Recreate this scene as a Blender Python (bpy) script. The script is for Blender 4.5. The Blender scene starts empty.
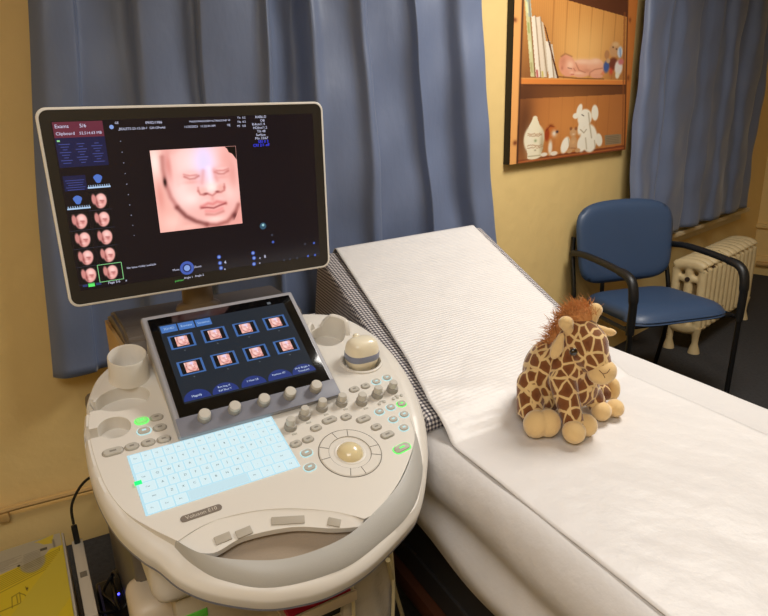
import bpy, bmesh, math, random
import numpy as np
from mathutils import Vector, Matrix
from math import sin, cos, pi, radians, hypot, atan2
random.seed(7); np.random.seed(7)
S = bpy.context.scene
COL = S.collection

# ------------------------------------------------------------------ camera
FPX, PITCH, ROLL, CAMH = 634.0, radians(17.38), radians(1.7), 1.45
r0 = Vector((1, 0, 0)); u0 = Vector((0, sin(PITCH), cos(PITCH))); FW = Vector((0, cos(PITCH), -sin(PITCH)))
UP = u0*cos(ROLL)+r0*sin(ROLL); RT = r0*cos(ROLL)-u0*sin(ROLL)
CAM = Vector((0, 0, CAMH))
cd = bpy.data.cameras.new('camera'); cam = bpy.data.objects.new('camera', cd); COL.objects.link(cam)
cd.sensor_width = 36; cd.lens = FPX/768*36; cd.clip_start = 0.02
cam.matrix_world = Matrix(((RT.x, UP.x, -FW.x, 0), (RT.y, UP.y, -FW.y, 0), (RT.z, UP.z, -FW.z, CAMH), (0, 0, 0, 1)))
S.camera = cam

# ------------------------------------------------------------------ world, lights, exposure
w = bpy.data.worlds.new('world'); S.world = w; w.use_nodes = True
w.node_tree.nodes['Background'].inputs[0].default_value = (1.0, 0.98, 0.95, 1)
w.node_tree.nodes['Background'].inputs[1].default_value = 0.22
def area(name, loc, target, size, sizey, power, col):
    l = bpy.data.lights.new(name, 'AREA'); l.shape = 'RECTANGLE'; l.size = size; l.size_y = sizey
    l.energy = power; l.color = col
    o = bpy.data.objects.new(name, l); COL.objects.link(o); o.location = loc
    o.rotation_euler = (Vector(target)-Vector(loc)).to_track_quat('-Z', 'Y').to_euler()
    return o
area('ceiling_lamp_light', (1.25, 1.95, 2.52), (1.25, 1.95, 0), 0.7, 0.7, 36, (1.0, 0.96, 0.90))
area('rear_fill_light', (-0.2, -0.6, 2.5), (-0.2, -0.6, 0), 1.1, 1.1, 24, (1.0, 0.98, 0.96))  # unseen fill light added behind the camera, no fixture there
S.view_settings.view_transform = 'Standard'; S.view_settings.look = 'None'
S.view_settings.exposure = 0.28; S.view_settings.gamma = 1.0
S.view_settings.use_curve_mapping = False

# ------------------------------------------------------------------ helpers
def lin(c):
    c = c/255.0
    return c/12.92 if c <= 0.04045 else ((c+0.055)/1.055)**2.4
def rgb(*c): return tuple(lin(x) for x in c)+(1,)
def ray(u, v): return FW+RT*((u-384)/FPX)-UP*((v-308)/FPX)
def hz(u, v, z):
    r = ray(u, v); return CAM+r*((z-CAMH)/r.z)
def hy(u, v, y):
    r = ray(u, v); return CAM+r*(y/r.y)
def unp(M, u, v, h=0.0):
    Mi = M.inverted(); o = Mi @ CAM; d = Mi.to_3x3() @ ray(u, v); t = (h-o.z)/d.z
    return (o.x+d.x*t, o.y+d.y*t)

MATS = {}
def mat(name, col, rough=0.5, metal=0.0, emit=None, es=1.0, bump=None, var=None, alpha=None, sheen=0, coat=0, spec=0.5, trans=0):
    """procedural material; bump=(scale,strength,dist); var=(scale,amount)"""
    if name in MATS: return MATS[name]
    m = bpy.data.materials.new(name); m.use_nodes = True; nt = m.node_tree; b = nt.nodes['Principled BSDF']
    b.inputs['Base Color'].default_value = rgb(*col); b.inputs['Roughness'].default_value = rough
    b.inputs['Metallic'].default_value = metal; b.inputs['Specular IOR Level'].default_value = spec
    if sheen: b.inputs['Sheen Weight'].default_value = sheen; b.inputs['Sheen Roughness'].default_value = 0.4
    if coat: b.inputs['Coat Weight'].default_value = coat; b.inputs['Coat Roughness'].default_value = 0.08
    if trans: b.inputs['Transmission Weight'].default_value = trans
    if alpha is not None: b.inputs['Alpha'].default_value = alpha
    if emit: b.inputs['Emission Color'].default_value = rgb(*emit); b.inputs['Emission Strength'].default_value = es
    tc = nt.nodes.new('ShaderNodeTexCoord')
    if var is None: var = (6.0, 0.04)
    n = nt.nodes.new('ShaderNodeTexNoise'); n.inputs['Scale'].default_value = var[0]; n.inputs['Detail'].default_value = 5
    nt.links.new(tc.outputs['Object'], n.inputs['Vector'])
    hs = nt.nodes.new('ShaderNodeMapRange'); hs.inputs[3].default_value = 1-var[1]; hs.inputs[4].default_value = 1+var[1]
    nt.links.new(n.outputs[0], hs.inputs[0])
    mx = nt.nodes.new('ShaderNodeVectorMath'); mx.operation = 'SCALE'; mx.inputs[0].default_value = rgb(*col)[:3]
    nt.links.new(hs.outputs[0], mx.inputs['Scale']); nt.links.new(mx.outputs[0], b.inputs['Base Color'])
    if bump:
        n2 = nt.nodes.new('ShaderNodeTexNoise'); n2.inputs['Scale'].default_value = bump[0]; n2.inputs['Detail'].default_value = 6
        nt.links.new(tc.outputs['Object'], n2.inputs['Vector'])
        bp = nt.nodes.new('ShaderNodeBump'); bp.inputs['Strength'].default_value = bump[1]; bp.inputs['Distance'].default_value = bump[2]
        nt.links.new(n2.outputs[0], bp.inputs['Height']); nt.links.new(bp.outputs[0], b.inputs['Normal'])
    MATS[name] = m
    return m
def emis(name, col, s=1.0):
    return mat(name, (4, 4, 5), 0.25, emit=col, es=s)
def paintmat(name, emission=False, strength=1.0, rough=0.6):
    m = bpy.data.materials.new(name); m.use_nodes = True; nt = m.node_tree; b = nt.nodes['Principled BSDF']
    a = nt.nodes.new('ShaderNodeVertexColor'); a.layer_name = 'Col'
    if emission:
        b.inputs['Base Color'].default_value = (0.003, 0.003, 0.004, 1)
        nt.links.new(a.outputs[0], b.inputs['Emission Color']); b.inputs['Emission Strength'].default_value = strength
    else:
        nt.links.new(a.outputs[0], b.inputs['Base Color'])
    b.inputs['Roughness'].default_value = rough
    return m

def finish(name, me, m, parent=None, smooth=True, angle=40):
    for mm in (m if isinstance(m, (list, tuple)) else [m]): me.materials.append(mm)
    if smooth:
        me.polygons.foreach_set('use_smooth', [True]*len(me.polygons))
        try: me.set_sharp_from_angle(angle=radians(angle))
        except Exception: pass
    o = bpy.data.objects.new(name, me); COL.objects.link(o)
    if parent is not None: o.parent = parent
    return o
def obj(name, bm, m, parent=None, smooth=True, angle=40):
    bmesh.ops.recalc_face_normals(bm, faces=bm.faces[:])
    me = bpy.data.meshes.new(name); bm.to_mesh(me); bm.free()
    return finish(name, me, m, parent, smooth, angle)
def gridobj(name, bm, m, parent=None, smooth=True):
    me = bpy.data.meshes.new(name); bm.to_mesh(me); bm.free()
    return finish(name, me, m, parent, smooth, 60)
def tag(o, label, cat, group=None, kind=None):
    o['label'] = label; o['category'] = cat
    if group: o['group'] = group
    if kind: o['kind'] = kind
    return o
def struct(o): o['kind'] = 'structure'; return o
def empty(name, loc, rz=0.0, label=None, cat=None, group=None):
    o = bpy.data.objects.new(name, None); COL.objects.link(o); o.location = loc; o.rotation_euler = (0, 0, rz)
    o.empty_display_size = 0.1
    if label: tag(o, label, cat, group)
    return o
def rootmat(o): return Matrix.Translation(o.location) @ Matrix.Rotation(o.rotation_euler[2], 4, 'Z')
I4 = Matrix.Identity(4)
def T(x, y, z): return Matrix.Translation((x, y, z))
def box(bm, c, s, M=I4, bev=0.0, seg=2, rot=None):
    mm = M @ T(*c)
    if rot is not None: mm = mm @ rot
    g = bmesh.ops.create_cube(bm, size=1.0, matrix=mm @ Matrix.Diagonal((s[0], s[1], s[2], 1)))
    if bev > 0:
        ed = list({e for v in g['verts'] for e in v.link_edges})
        bmesh.ops.bevel(bm, geom=ed, offset=bev, segments=seg, affect='EDGES', profile=0.6)
def lathe(bm, prof, M=I4, n=28, sx=1.0, sy=1.0):
    """prof: list of (r,z) rotated about local z; closed at r=0 ends"""
    rings = []
    for r, z in prof:
        if r < 1e-6: rings.append([bm.verts.new(M @ Vector((0, 0, z)))])
        else: rings.append([bm.verts.new(M @ Vector((r*sx*cos(2*pi*k/n), r*sy*sin(2*pi*k/n), z))) for k in range(n)])
    for a, b in zip(rings, rings[1:]):
        for k in range(n):
            k2 = (k+1) % n
            if len(a) == 1 and len(b) == 1: break
            if len(a) == 1: bm.faces.new((a[0], b[k], b[k2]))
            elif len(b) == 1: bm.faces.new((a[k], a[k2], b[0]))
            else: bm.faces.new((a[k], a[k2], b[k2], b[k]))
def tube(bm, pts, r, n=10, M=I4, flat=1.0, updir=None):
    pts = [M @ Vector(p) for p in pts]; rs = r if isinstance(r, (list, tuple)) else [r]*len(pts)
    rings = []
    upv = Vector(updir) if updir else None
    prev = None
    for i, p in enumerate(pts):
        t = (pts[min(i+1, len(pts)-1)]-pts[max(i-1, 0)]).normalized()
        ref = upv if upv else (prev if prev else (Vector((0, 0, 1)) if abs(t.z) < 0.9 else Vector((1, 0, 0))))
        a = t.cross(ref)
        if a.length < 1e-5: a = t.cross(Vector((0.3, 0.8, 0.1)))
        a.normalize(); b = a.cross(t).normalized(); prev = b
        rings.append([bm.verts.new(p+(a*cos(2*pi*k/n)+b*sin(2*pi*k/n)*flat)*rs[i]) for k in range(n)])
    for x, y in zip(rings, rings[1:]):
        for k in range(n): bm.faces.new((x[k], x[(k+1) % n], y[(k+1) % n], y[k]))
    bm.faces.new(rings[0][::-1]); bm.faces.new(rings[-1])
def smoothpts(pts, n=6, closed=False):
    """catmull-rom"""
    P = [Vector(p) for p in pts]; out = []; N = len(P)
    rng = range(N) if closed else range(N-1)
    for i in rng:
        if closed: a, b, c, d = P[(i-1) % N], P[i], P[(i+1) % N], P[(i+2) % N]
        else: a, b, c, d = P[max(i-1, 0)], P[i], P[i+1], P[min(i+2, N-1)]
        for k in range(n):
            t = k/n
            out.append(0.5*((2*b)+(c-a)*t+(2*a-5*b+4*c-d)*t*t+(3*b-a-3*c+d)*t**3))
    if not closed: out.append(P[-1])
    return out
def ellips(bm, c, r, M=I4, rot=None, n=20, m=14):
    mm = M @ T(*c)
    if rot is not None: mm = mm @ rot
    bmesh.ops.create_uvsphere(bm, u_segments=n, v_segments=m, radius=1.0, matrix=mm @ Matrix.Diagonal((r[0], r[1], r[2], 1)))
def capsule(bm, a, b, ra, rb, M=I4, n=7):
    a, b = Vector(a), Vector(b)
    for k in range(n):
        t = k/(n-1); p = a.lerp(b, t); r = ra*(1-t)+rb*t
        ellips(bm, p, (r, r, r), M, n=16, m=10)
def prism(bm, pts, z0, z1, M=I4):
    """closed polygon pts (x,y), z0<z1"""
    lo = [bm.verts.new(M @ Vector((p[0], p[1], z0))) for p in pts]
    hi = [bm.verts.new(M @ Vector((p[0], p[1], z1))) for p in pts]
    n = len(pts)
    bm.faces.new(lo[::-1]); f = bm.faces.new(hi)
    for k in range(n): bm.faces.new((lo[k], lo[(k+1) % n], hi[(k+1) % n], hi[k]))
    return f
def evalmesh(o):
    dg = bpy.context.evaluated_depsgraph_get(); dg.update()
    me = bpy.data.meshes.new_from_object(o.evaluated_get(dg)); return me
def remeshed(name, bm, m, parent=None, voxel=0.004, it=6, fac=0.5):
    me = bpy.data.meshes.new('tmp'); bm.to_mesh(me); bm.free()
    o = bpy.data.objects.new('tmp', me); COL.objects.link(o)
    md = o.modifiers.new('r', 'REMESH'); md.mode = 'VOXEL'; md.voxel_size = voxel
    sm = o.modifiers.new('s', 'SMOOTH'); sm.iterations = it; sm.factor = fac
    res = evalmesh(o); bpy.data.objects.remove(o)
    res.materials.clear()
    return finish(name, res, m, parent, True, 180)
def boolean(bm_a, cutters):
    me = bpy.data.meshes.new('ba'); bmesh.ops.recalc_face_normals(bm_a, faces=bm_a.faces[:]); bm_a.to_mesh(me); bm_a.free()
    o = bpy.data.objects.new('ba', me); COL.objects.link(o); tmp = [o]
    for c in cutters:
        bmesh.ops.recalc_face_normals(c, faces=c.faces[:])
        mc = bpy.data.meshes.new('bc'); c.to_mesh(mc); c.free()
        oc = bpy.data.objects.new('bc', mc); COL.objects.link(oc); tmp.append(oc)
        md = o.modifiers.new('b', 'BOOLEAN'); md.operation = 'DIFFERENCE'; md.object = oc; md.solver = 'EXACT'
    res = evalmesh(o)
    for t_ in tmp: bpy.data.objects.remove(t_)
    return res
def textmesh(items, name, m, parent, M, lift=0.0003, thick=0.0):
    """items: (string, x, y, size[, rot[, align]]) laid out in the xy plane of M; joined as one mesh"""
    if name != 'key_legend' and len(items) > 1:
        for it in items: textmesh([it], name, m, parent, M, lift, thick)
        return
    bm = bmesh.new()
    for it in items:
        s, x, y, size = it[:4]; rot = it[4] if len(it) > 4 else 0; al = it[5] if len(it) > 5 else 'LEFT'
        c = bpy.data.curves.new('t', 'FONT'); c.body = s; c.size = size; c.align_x = al; c.extrude = thick; c.resolution_u = 2
        o = bpy.data.objects.new('t', c); COL.objects.link(o)
        me = evalmesh(o); bpy.data.objects.remove(o)
        me.transform(M @ T(x, y, lift) @ Matrix.Rotation(rot, 4, 'Z')); bm.from_mesh(me); bpy.data.meshes.remove(me)
    me = bpy.data.meshes.new(name); bm.to_mesh(me); bm.free()
    return finish(name, me, m, parent, False)
def quad(bm, pts, M=I4, h=0.0):
    bm.faces.new([bm.verts.new(M @ Vector((p[0], p[1], h))) for p in pts])
def rrect(w, h, r, n=5):
    out = []
    for cx, cy, a0 in ((w/2-r, h/2-r, 0), (-w/2+r, h/2-r, pi/2), (-w/2+r, -h/2+r, pi), (w/2-r, -h/2+r, 1.5*pi)):
        for k in range(n+1):
            a = a0+pi/2*k/n; out.append((cx+r*cos(a), cy+r*sin(a)))
    return out

# ---- a tiny painter for printed or displayed pictures (colour arrays, sRGB 0..255)
class Pic:
    def __init__(s, w, h, col, nx, ny):
        s.X, s.Y = np.meshgrid(np.linspace(0, w, nx), np.linspace(0, h, ny)); s.c = np.zeros((ny, nx, 3)); s.c[:] = col; s.nx, s.ny = nx, ny
    def mix(s, a, col):
        a = np.clip(a, 0, 1)[..., None]; s.c = s.c*(1-a)+np.array(col, float)*a
    def ell(s, cx, cy, rx, ry, col, soft=0.15, rot=0.0, op=1.0):
        dx, dy = s.X-cx, s.Y-cy; c, q = cos(rot), sin(rot)
        x, y = dx*c+dy*q, -dx*q+dy*c; d = np.sqrt((x/rx)**2+(y/ry)**2)
        s.mix(op*(1-(d-1+soft)/max(soft*2, 1e-6)), col)
    def glow(s, cx, cy, rx, ry, col, op=1.0, rot=0.0):
        dx, dy = s.X-cx, s.Y-cy; c, q = cos(rot), sin(rot)
        x, y = dx*c+dy*q, -dx*q+dy*c
        s.mix(op*np.exp(-((x/rx)**2+(y/ry)**2)), col)
    def poly(s, pts, col, op=1.0):
        ins = np.zeros(s.X.shape, bool); n = len(pts)
        for i in range(n):
            x1, y1 = pts[i]; x2, y2 = pts[(i+1) % n]
            if y1 == y2: continue
            cnd = ((s.Y > y1) != (s.Y > y2)) & (s.X < (x2-x1)*(s.Y-y1)/(y2-y1)+x1); ins ^= cnd
        s.mix(ins*op, col)
    def line(s, pts, wd, col, op=1.0, soft=1.0):
        d = np.full(s.X.shape, 1e9)
        for (x1, y1), (x2, y2) in zip(pts, pts[1:]):
            vx, vy = x2-x1, y2-y1; L = vx*vx+vy*vy+1e-9
            t = np.clip(((s.X-x1)*vx+(s.Y-y1)*vy)/L, 0, 1); d = np.minimum(d, np.hypot(s.X-x1-t*vx, s.Y-y1-t*vy))
        s.mix(op*np.exp(-(d/wd)**2*soft), col)
    def mesh(s, name, fn, m, parent=None):
        """fn(i/nx, j/ny) -> 3D point"""
        ny, nx = s.ny, s.nx
        V = [fn(i/(nx-1), j/(ny-1)) for j in range(ny) for i in range(nx)]
        Fc = [(j*nx+i, (j+1)*nx+i, (j+1)*nx+i+1, j*nx+i+1) for j in range(ny-1) for i in range(nx-1)]
        me = bpy.data.meshes.new(name); me.from_pydata(V, [], Fc)
        at = me.color_attributes.new('Col', 'FLOAT_COLOR', 'POINT')
        c = np.clip(s.c.reshape(-1, 3)/255.0, 0, 1); l = np.where(c <= 0.04045, c/12.92, ((c+0.055)/1.055)**2.4)
        at.data.foreach_set('color', np.concatenate([l, np.ones((len(l), 1))], 1).ravel())
        return finish(name, me, m, parent, False)

# ------------------------------------------------------------------ materials of the setting
WALL = mat('wall_paint', (236, 205, 138), 0.55, bump=(9, 0.25, 0.02), var=(2.2, 0.05))
CARPET = mat('dark_carpet', (62, 61, 62), 0.95, bump=(260, 0.9, 0.01), var=(60, 0.5))
CEIL = mat('ceiling_paint', (236, 228, 212), 0.8)
SILL = mat('painted_trim', (222, 205, 170), 0.5, bump=(30, 0.3, 0.01))
PIPE = mat('painted_pipe', (198, 160, 98), 0.5)

# ------------------------------------------------------------------ room
dA = Vector((0.8887, 0.4586, 0)); dB = Vector((0.731, 0.682, 0)).normalized(); dC = Vector((dB.y, -dB.x, 0))
A0 = Vector((0.4266, 2.752, 0)); nA = Vector((dA.y, -dA.x, 0)); nB = Vector((dB.y, -dB.x, 0))
A1 = A0-dA*2.7; B0 = Vector((1.558, 3.808, 0)); BC = B0+dB*2.25; C1 = BC+dC*2.6
D1 = Vector((3.6, -1.3, 0)); D2 = Vector((-1.5, -1.6, 0)); RH = 2.55
def wall(name, a, b):
    bm = bmesh.new(); d = (b-a).normalized(); n = Vector((-d.y, d.x, 0))*0.1
    pts = [(a.x, a.y), (b.x, b.y), (b.x+n.x, b.y+n.y), (a.x+n.x, a.y+n.y)]
    prism(bm, pts, -0.02, RH+0.02)
    o = obj(name, bm, WALL, smooth=False); return struct(o)
wall('wall_back', A1, A0); wall('wall_rear', A0, BC); wall('wall_right', BC, C1)
wall('wall_side', C1, D1); wall('wall_front', D1, D2); wall('wall_left', D2, A1)
poly = [A1, D2, D1, C1, BC, A0]
bm = bmesh.new(); prism(bm, [(p.x, p.y) for p in poly], -0.05, 0.0); struct(obj('floor', bm, CARPET, smooth=False))
bm = bmesh.new(); prism(bm, [(p.x, p.y) for p in poly], RH, RH+0.05); struct(obj('ceiling', bm, CEIL, smooth=False))
def along(P, d, s, off, z, n): return P+d*s+n*off+Vector((0, 0, z))
def MW(P, d, n):   # frame: x along wall, y out of the wall, z up
    return Matrix(((d.x, n.x, 0, P.x), (d.y, n.y, 0, P.y), (0, 0, 1, 0), (0, 0, 0, 1)))
MA, MB, MC = MW(A0, dA, nA), MW(B0, dB, nB), MW(BC, dC, Vector((-dB.x, -dB.y, 0)))
# skirting: thin painted pipe rail low on the left wall, plinth below
bm = bmesh.new(); box(bm, (-1.35, 0.012, 0.09), (2.7, 0.024, 0.18), MA, 0.004); struct(obj('baseboard_back', bm, WALL))
bm = bmesh.new()
tube(bm, [(-2.69, 0.04, 0.185), (-1.9, 0.042, 0.215), (-1.2, 0.04, 0.205), (-0.3, 0.04, 0.195)], 0.011, 8, MA)
for s_ in (-1.95, -1.62, -1.5, -1.1): box(bm, (s_, 0.03, 0.19), (0.03, 0.05, 0.03), MA, 0.004)
struct(obj('trim_1', bm, PIPE))
bm = bmesh.new(); box(bm, (1.3, 0.012, 0.08), (5.6, 0.02, 0.16), MC, 0.004); struct(obj('baseboard_right', bm, WALL))
bm = bmesh.new(); box(bm, (1.3, 0.02, 0.42), (2.6, 0.03, 0.035), MC, 0.006); struct(obj('trim_2', bm, WALL))
bm = bmesh.new(); tube(bm, [(0.05, 0.05, 0.10), (0.5, 0.05, 0.12), (1.0, 0.05, 0.09), (2.4, 0.05, 0.09)], 0.022, 8, MC); struct(obj('trim_3', bm, PIPE))
# windows hidden by the curtains: frame, glass and sill
def window(name, M, s0, s1, z0, z1, wide):
    bm = bmesh.new(); GL = mat('window_glass', (16, 22, 34), 0.08)
    box(bm, ((s0+s1)/2, 0.006, (z0+z1)/2), (s1-s0, 0.01, z1-z0), M)
    win = struct(obj(name, bm, GL, smooth=False))
    bm = bmesh.new()
    for c, s_ in ((((s0+s1)/2, 0.015, z0), (s1-s0+.1, 0.03, 0.06)), (((s0+s1)/2, 0.015, z1), (s1-s0+.1, 0.03, 0.06)), ((s0, 0.015, (z0+z1)/2), (0.06, 0.03, z1-z0)), ((s1, 0.015, (z0+z1)/2), (0.06, 0.03, z1-z0)), (((s0+s1)/2, 0.015, (z0+z1)/2), (s1-s0, 0.026, 0.04))):
        box(bm, c, s_, M, 0.004)
    obj('window_frame', bm, SILL, win)
    bm = bmesh.new(); box(bm, ((s0+s1)/2, 0.035, z0-0.035), (s1-s0+wide, 0.07, 0.03), M, 0.006); box(bm, ((s0+s1)/2, 0.012, z0-0.08), (s1-s0+wide-.08, 0.024, 0.06), M, 0.004)
    obj('window_sill', bm, SILL, win)
window('window_1', MA, -1.5, -0.12, 0.665, 2.2, 0.12)
window('window_2', MB, -0.1, 1.62, 0.655, 2.3, 0.30)

# ------------------------------------------------------------------ curtains
def satin(name, col):
    m = mat(name, col, 0.45, bump=(5, 0.15, 0.03), var=(3, 0.05), sheen=0.2)
    nt = m.node_tree; b = nt.nodes['Principled BSDF']; bp = [n for n in nt.nodes if n.type == 'BUMP'][0]
    tc = [n for n in nt.nodes if n.type == 'TEX_COORD'][0]
    mp = nt.nodes.new('ShaderNodeMapping'); mp.inputs['Scale'].default_value = (1.0, 1.0, 0.35); nt.links.new(tc.outputs['Object'], mp.inputs[0])
    n3 = nt.nodes.new('ShaderNodeTexNoise'); n3.inputs['Scale'].default_value = 14; n3.inputs['Detail'].default_value = 3; nt.links.new(mp.outputs[0], n3.inputs['Vector'])
    b2 = nt.nodes.new('ShaderNodeBump'); b2.inputs['Strength'].default_value = 0.18; b2.inputs['Distance'].default_value = 0.02
    nt.links.new(n3.outputs[0], b2.inputs['Height']); nt.links.new(bp.outputs[0], b2.inputs['Normal']); nt.links.new(b2.outputs[0], b.inputs['Normal'])
    return m
CURT = satin('blue_grey_satin', (108, 120, 148))
def curtain(name, M, keys, z0f, z1, flare, label):
    """keys: (s, offset) fold line points, smoothed"""
    P = smoothpts([(k[0], k[1], 0) for k in keys], 10); bm = bmesh.new(); nz = 60; cols = []
    sm = (keys[0][0]+keys[-1][0])/2; random.seed(3)
    ph = [random.uniform(0, 6) for _ in range(8)]
    for i, p in enumerate(P):
        c = []
        z0 = z0f(p.x)
        for j in range(nz+1):
            t = j/nz; z = z0+(z1-z0)*t
            wob = 0.010*sin(3.1*z+ph[0]+p.x*4)+0.006*sin(9*z+ph[1]+p.x*11)+0.003*sin(21*z+ph[2]-p.x*17)
            s = sm+(p.x-sm)*(1+flare*(1-t)) + 0.006*sin(5*z+p.x*9)
            y = 0.085+(p.y)*(0.72+0.28*sin(2.2*z+p.x*3))+wob
            c.append(bm.verts.new(M @ Vector((s, max(y, 0.045), z))))
        cols.append(c)
    for a, b in zip(cols, cols[1:]):
        for j in range(nz): bm.faces.new((a[j], b[j], b[j+1], a[j+1]))
    o = gridobj(name, bm, CURT); md = o.modifiers.new('s', 'SOLIDIFY'); md.thickness = 0.0025
    return tag(o, label, 'curtain')
kA_ = [(-1.64, .0), (-1.60, .05), (-1.525, .035), (-1.50, -.01), (-1.38, -.005), (-1.345, .055), (-1.30, .06), (-1.17, .02), (-1.15, .06), (-1.12, .065), (-.97, .045), (-.93, .07), (-.90, .0), (-.84, -.035), (-.80, -.02), (-.775, .06), (-.72, .045), (-.62, .05), (-.58, .085), (-.545, .06), (-.52, .0), (-.40, -.005), (-.345, .01), (-.325, .045), (-.305, .012), (-.22, -.01), (-.17, .0), (-.13, .06), (-.06, .055), (-.02, .04), (-.005, .0)]
kA = [(-0.84+((-0.052+(a)*0.958)+.84)*.904, b) for a, b in kA_]
curtain('window_curtain', MA, kA, lambda s: 0.655, 2.35, 0.26, 'blue-grey satin curtain behind the large monitor and the head of the bed')
kB = [(-.25, .0), (-.22, .05), (-.08, .045), (-.02, .06), (.03, .0), (.09, -.01), (.17, .055), (.33, .05), (.40, .04), (.45, -.02), (.52, -.015), (.58, .04), (.66, .07), (.72, .02), (.84, .015), (.90, .075), (1.02, .06), (1.10, .0), (1.2, .0), (1.26, .06), (1.4, .055), (1.47, .01), (1.58, .04), (1.62, .0)]
kB = [(a-.065, b) for a, b in kB]
curtain('window_curtain', MB, kB, lambda s: 0.665, 2.4, 0.03, 'blue-grey satin curtain beside the canvas picture, above the blue chair')

# ------------------------------------------------------------------ canvas picture on the wall
def canvas_picture():
    D = 0.035; sL, sR = -1.385, -0.318; z0, z1 = 1.203, 2.06
    M = MB
    root = empty('canvas_print', M @ Vector(((sL+sR)/2, 0.0, z0)), atan2(dB.y, dB.x), 'black-edged canvas picture of pine shelves with books and a sleeping baby, on the wall', 'picture')
    Mi = rootmat(root).inverted() @ M
    bm = bmesh.new(); box(bm, ((sL+sR)/2, D/2, (z0+z1)/2), (sR-sL, D-0.002, z1-z0), Mi, 0.002)
    obj('canvas_frame', bm, mat('canvas_edge_black', (24, 20, 17), 0.5), root)
    # the print is laid out in a 430 x 560 (visible) field reaching upward beyond it
    def W(fx, fz): return Mi @ Vector((sL+(sR-sL)*fx, D+0.0006, z1-(z1-z0)*fz))
    wd, ht = 440.0, 760.0; off = 200.0   # field rows 0..760, photo row = row-200
    p = Pic(wd, ht, (196, 130, 60), 270, 420)
    # own coords: x 0..440 across the front, y row; helper converts the measured layout
    def q(x, y):
        t = y/560.0; xl = 100+7*t; xr = 530-40*t; f = (x-xl)/(xr-xl)*wd
        g = (x-xl)/(xr-xl); yb = 560-45*g; f = wd*g*0.8/(1-g*0.2)
        return (f, ht-(yb-y)/yb*(589+79*g))
    def Q(*pts): return [q(*a) for a in pts]
    X, Y = p.X, p.Y
    # back panel wood: warm, vertical boards
    p.c[:] = (222, 154, 78)
    for k, x in enumerate((120, 165, 210, 255, 300, 350)): p.line([(x, 0), (x, 800)], 2.2, (160, 98, 40), 0.6)
    g = np.sin(X*0.9+3*np.sin(Y*0.01))*0.5+0.5; p.mix(g*0.10, (150, 90, 40))
    p.glow(250, 330, 130, 130, (242, 190, 116), 0.8); p.glow(60, 420, 70, 200, (126, 74, 36), 0.6); p.glow(380, 420, 70, 120, (150, 84, 36), 0.5)
    # lower bay darker
    p.poly(Q((120, 285), (495, 285), (495, 520), (120, 560)), (176, 104, 50), 0.7)
    p.poly(Q((120, 285), (495, 285), (495, 318), (120, 330)), (82, 44, 20), 0.7)
    p.glow(*q(300, 420), 90, 110, (222, 148, 76), 0.6); p.glow(*q(150, 420), 30, 160, (70, 36, 18), 0.7)
    # top board underside
    p.poly(Q((200, -14), (262, 4), (500, 62), (535, 62), (535, -330), (100, -330), (100, -10)), (96, 50, 24), 1)
    p.poly(Q((100, -330), (535, -330), (535, -60), (100, -120)), (140, 82, 38), 1)
    # shelf
    p.poly(Q((105, 257), (492, 270), (492, 286), (105, 279)), (226, 136, 62)); p.line(Q((105, 258), (492, 271)), 2, (236, 160, 84)); p.line(Q((105, 281), (492, 288)), 3, (80, 40, 18))
    # lower board
    p.poly(Q((107, 548), (300, 521), (492, 498), (492, 560), (107, 575)), (132, 64, 30)); p.line(Q((107, 556), (300, 531), (490, 508)), 3, (186, 104, 50))
    # right board and left board (front edges)
    p.poly(Q((480, 45), (488, 45), (484, 500), (480, 500)), (150, 84, 38), .6)
    p.poly(Q((494, -330), (540, -330), (540, 600), (488, 600)), (206, 124, 56)); p.line(Q((493, -330), (489, 560)), 3, (100, 52, 22))
    p.poly(Q((80, -330), (124, -330), (130, 600), (80, 600)), (238, 170, 98)); p.line(Q((127, -330), (132, 560)), 3, (70, 36, 18))
    p.glow(*q(104, 68), 6, 8, (120, 62, 30), .9); p.glow(*q(122, 482), 6, 9, (110, 52, 24), .95); p.glow(*q(503, 70), 5, 9, (120, 60, 30), .9); p.glow(*q(500, 262), 6, 12, (120, 60, 30), .8)
    # books
    for pts, col in ((((134, 0), (147, -15), (180, 255), (166, 256)), (208, 202, 148)), (((132, -40), (150, -30), (162, 60), (150, 60)), (176, 186, 170)), (((160, 60), (174, 56), (200, 257), (184, 258)), (240, 226, 204)), (((174, 62), (192, 60), (222, 258), (202, 258)), (232, 214, 190)),
                     (((190, 70), (202, 80), (226, 200), (222, 256), (216, 256)), (214, 196, 170)), (((212, 140), (228, 140), (244, 260), (228, 261)), (238, 226, 206)), (((230, 150), (236, 150), (256, 262), (246, 262)), (214, 200, 180)), (((204, 84), (212, 96), (262, 262), (256, 262)), (90, 48, 24))):
        p.poly(Q(*pts), col)
    for a, b in (((147, -15), (180, 255)), ((174, 56), (200, 257)), ((192, 62), (222, 258)), ((228, 142), (245, 260))): p.line(Q(a, b), 1.6, (130, 100, 70), .8)
    for y0, c in ((-5, (240, 240, 180)), (60, (150, 160, 90)), (120, (230, 230, 190)), (190, (170, 160, 100))): p.line(Q((143+y0*.12, y0+20), (147+y0*.12, y0+50)), 3, c, .8)
    p.line(Q((186, 235), (189, 256)), 3, (180, 60, 60), .9); p.line(Q((205, 240), (207, 256)), 3, (200, 180, 80), .9); p.line(Q((180, 90), (194, 220)), 1.5, (180, 150, 120), .7)
    # sleeping baby: body, legs, arm, head
    sk, skd, skl = (232, 164, 130), (170, 96, 70), (250, 206, 174)
    p.ell(*q(352, 228), 60, 33, sk, .08); p.ell(*q(388, 226), 34, 34, (236, 172, 138), .08); p.glow(*q(345, 208), 44, 12, skl, .8); p.glow(*q(388, 206), 22, 12, skl, .8)
    p.ell(*q(334, 250), 28, 12, (234, 168, 134), .1); p.glow(*q(330, 246), 20, 5, skl, .7); p.ell(*q(392, 256), 24, 9, (232, 164, 132), .12)
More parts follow.
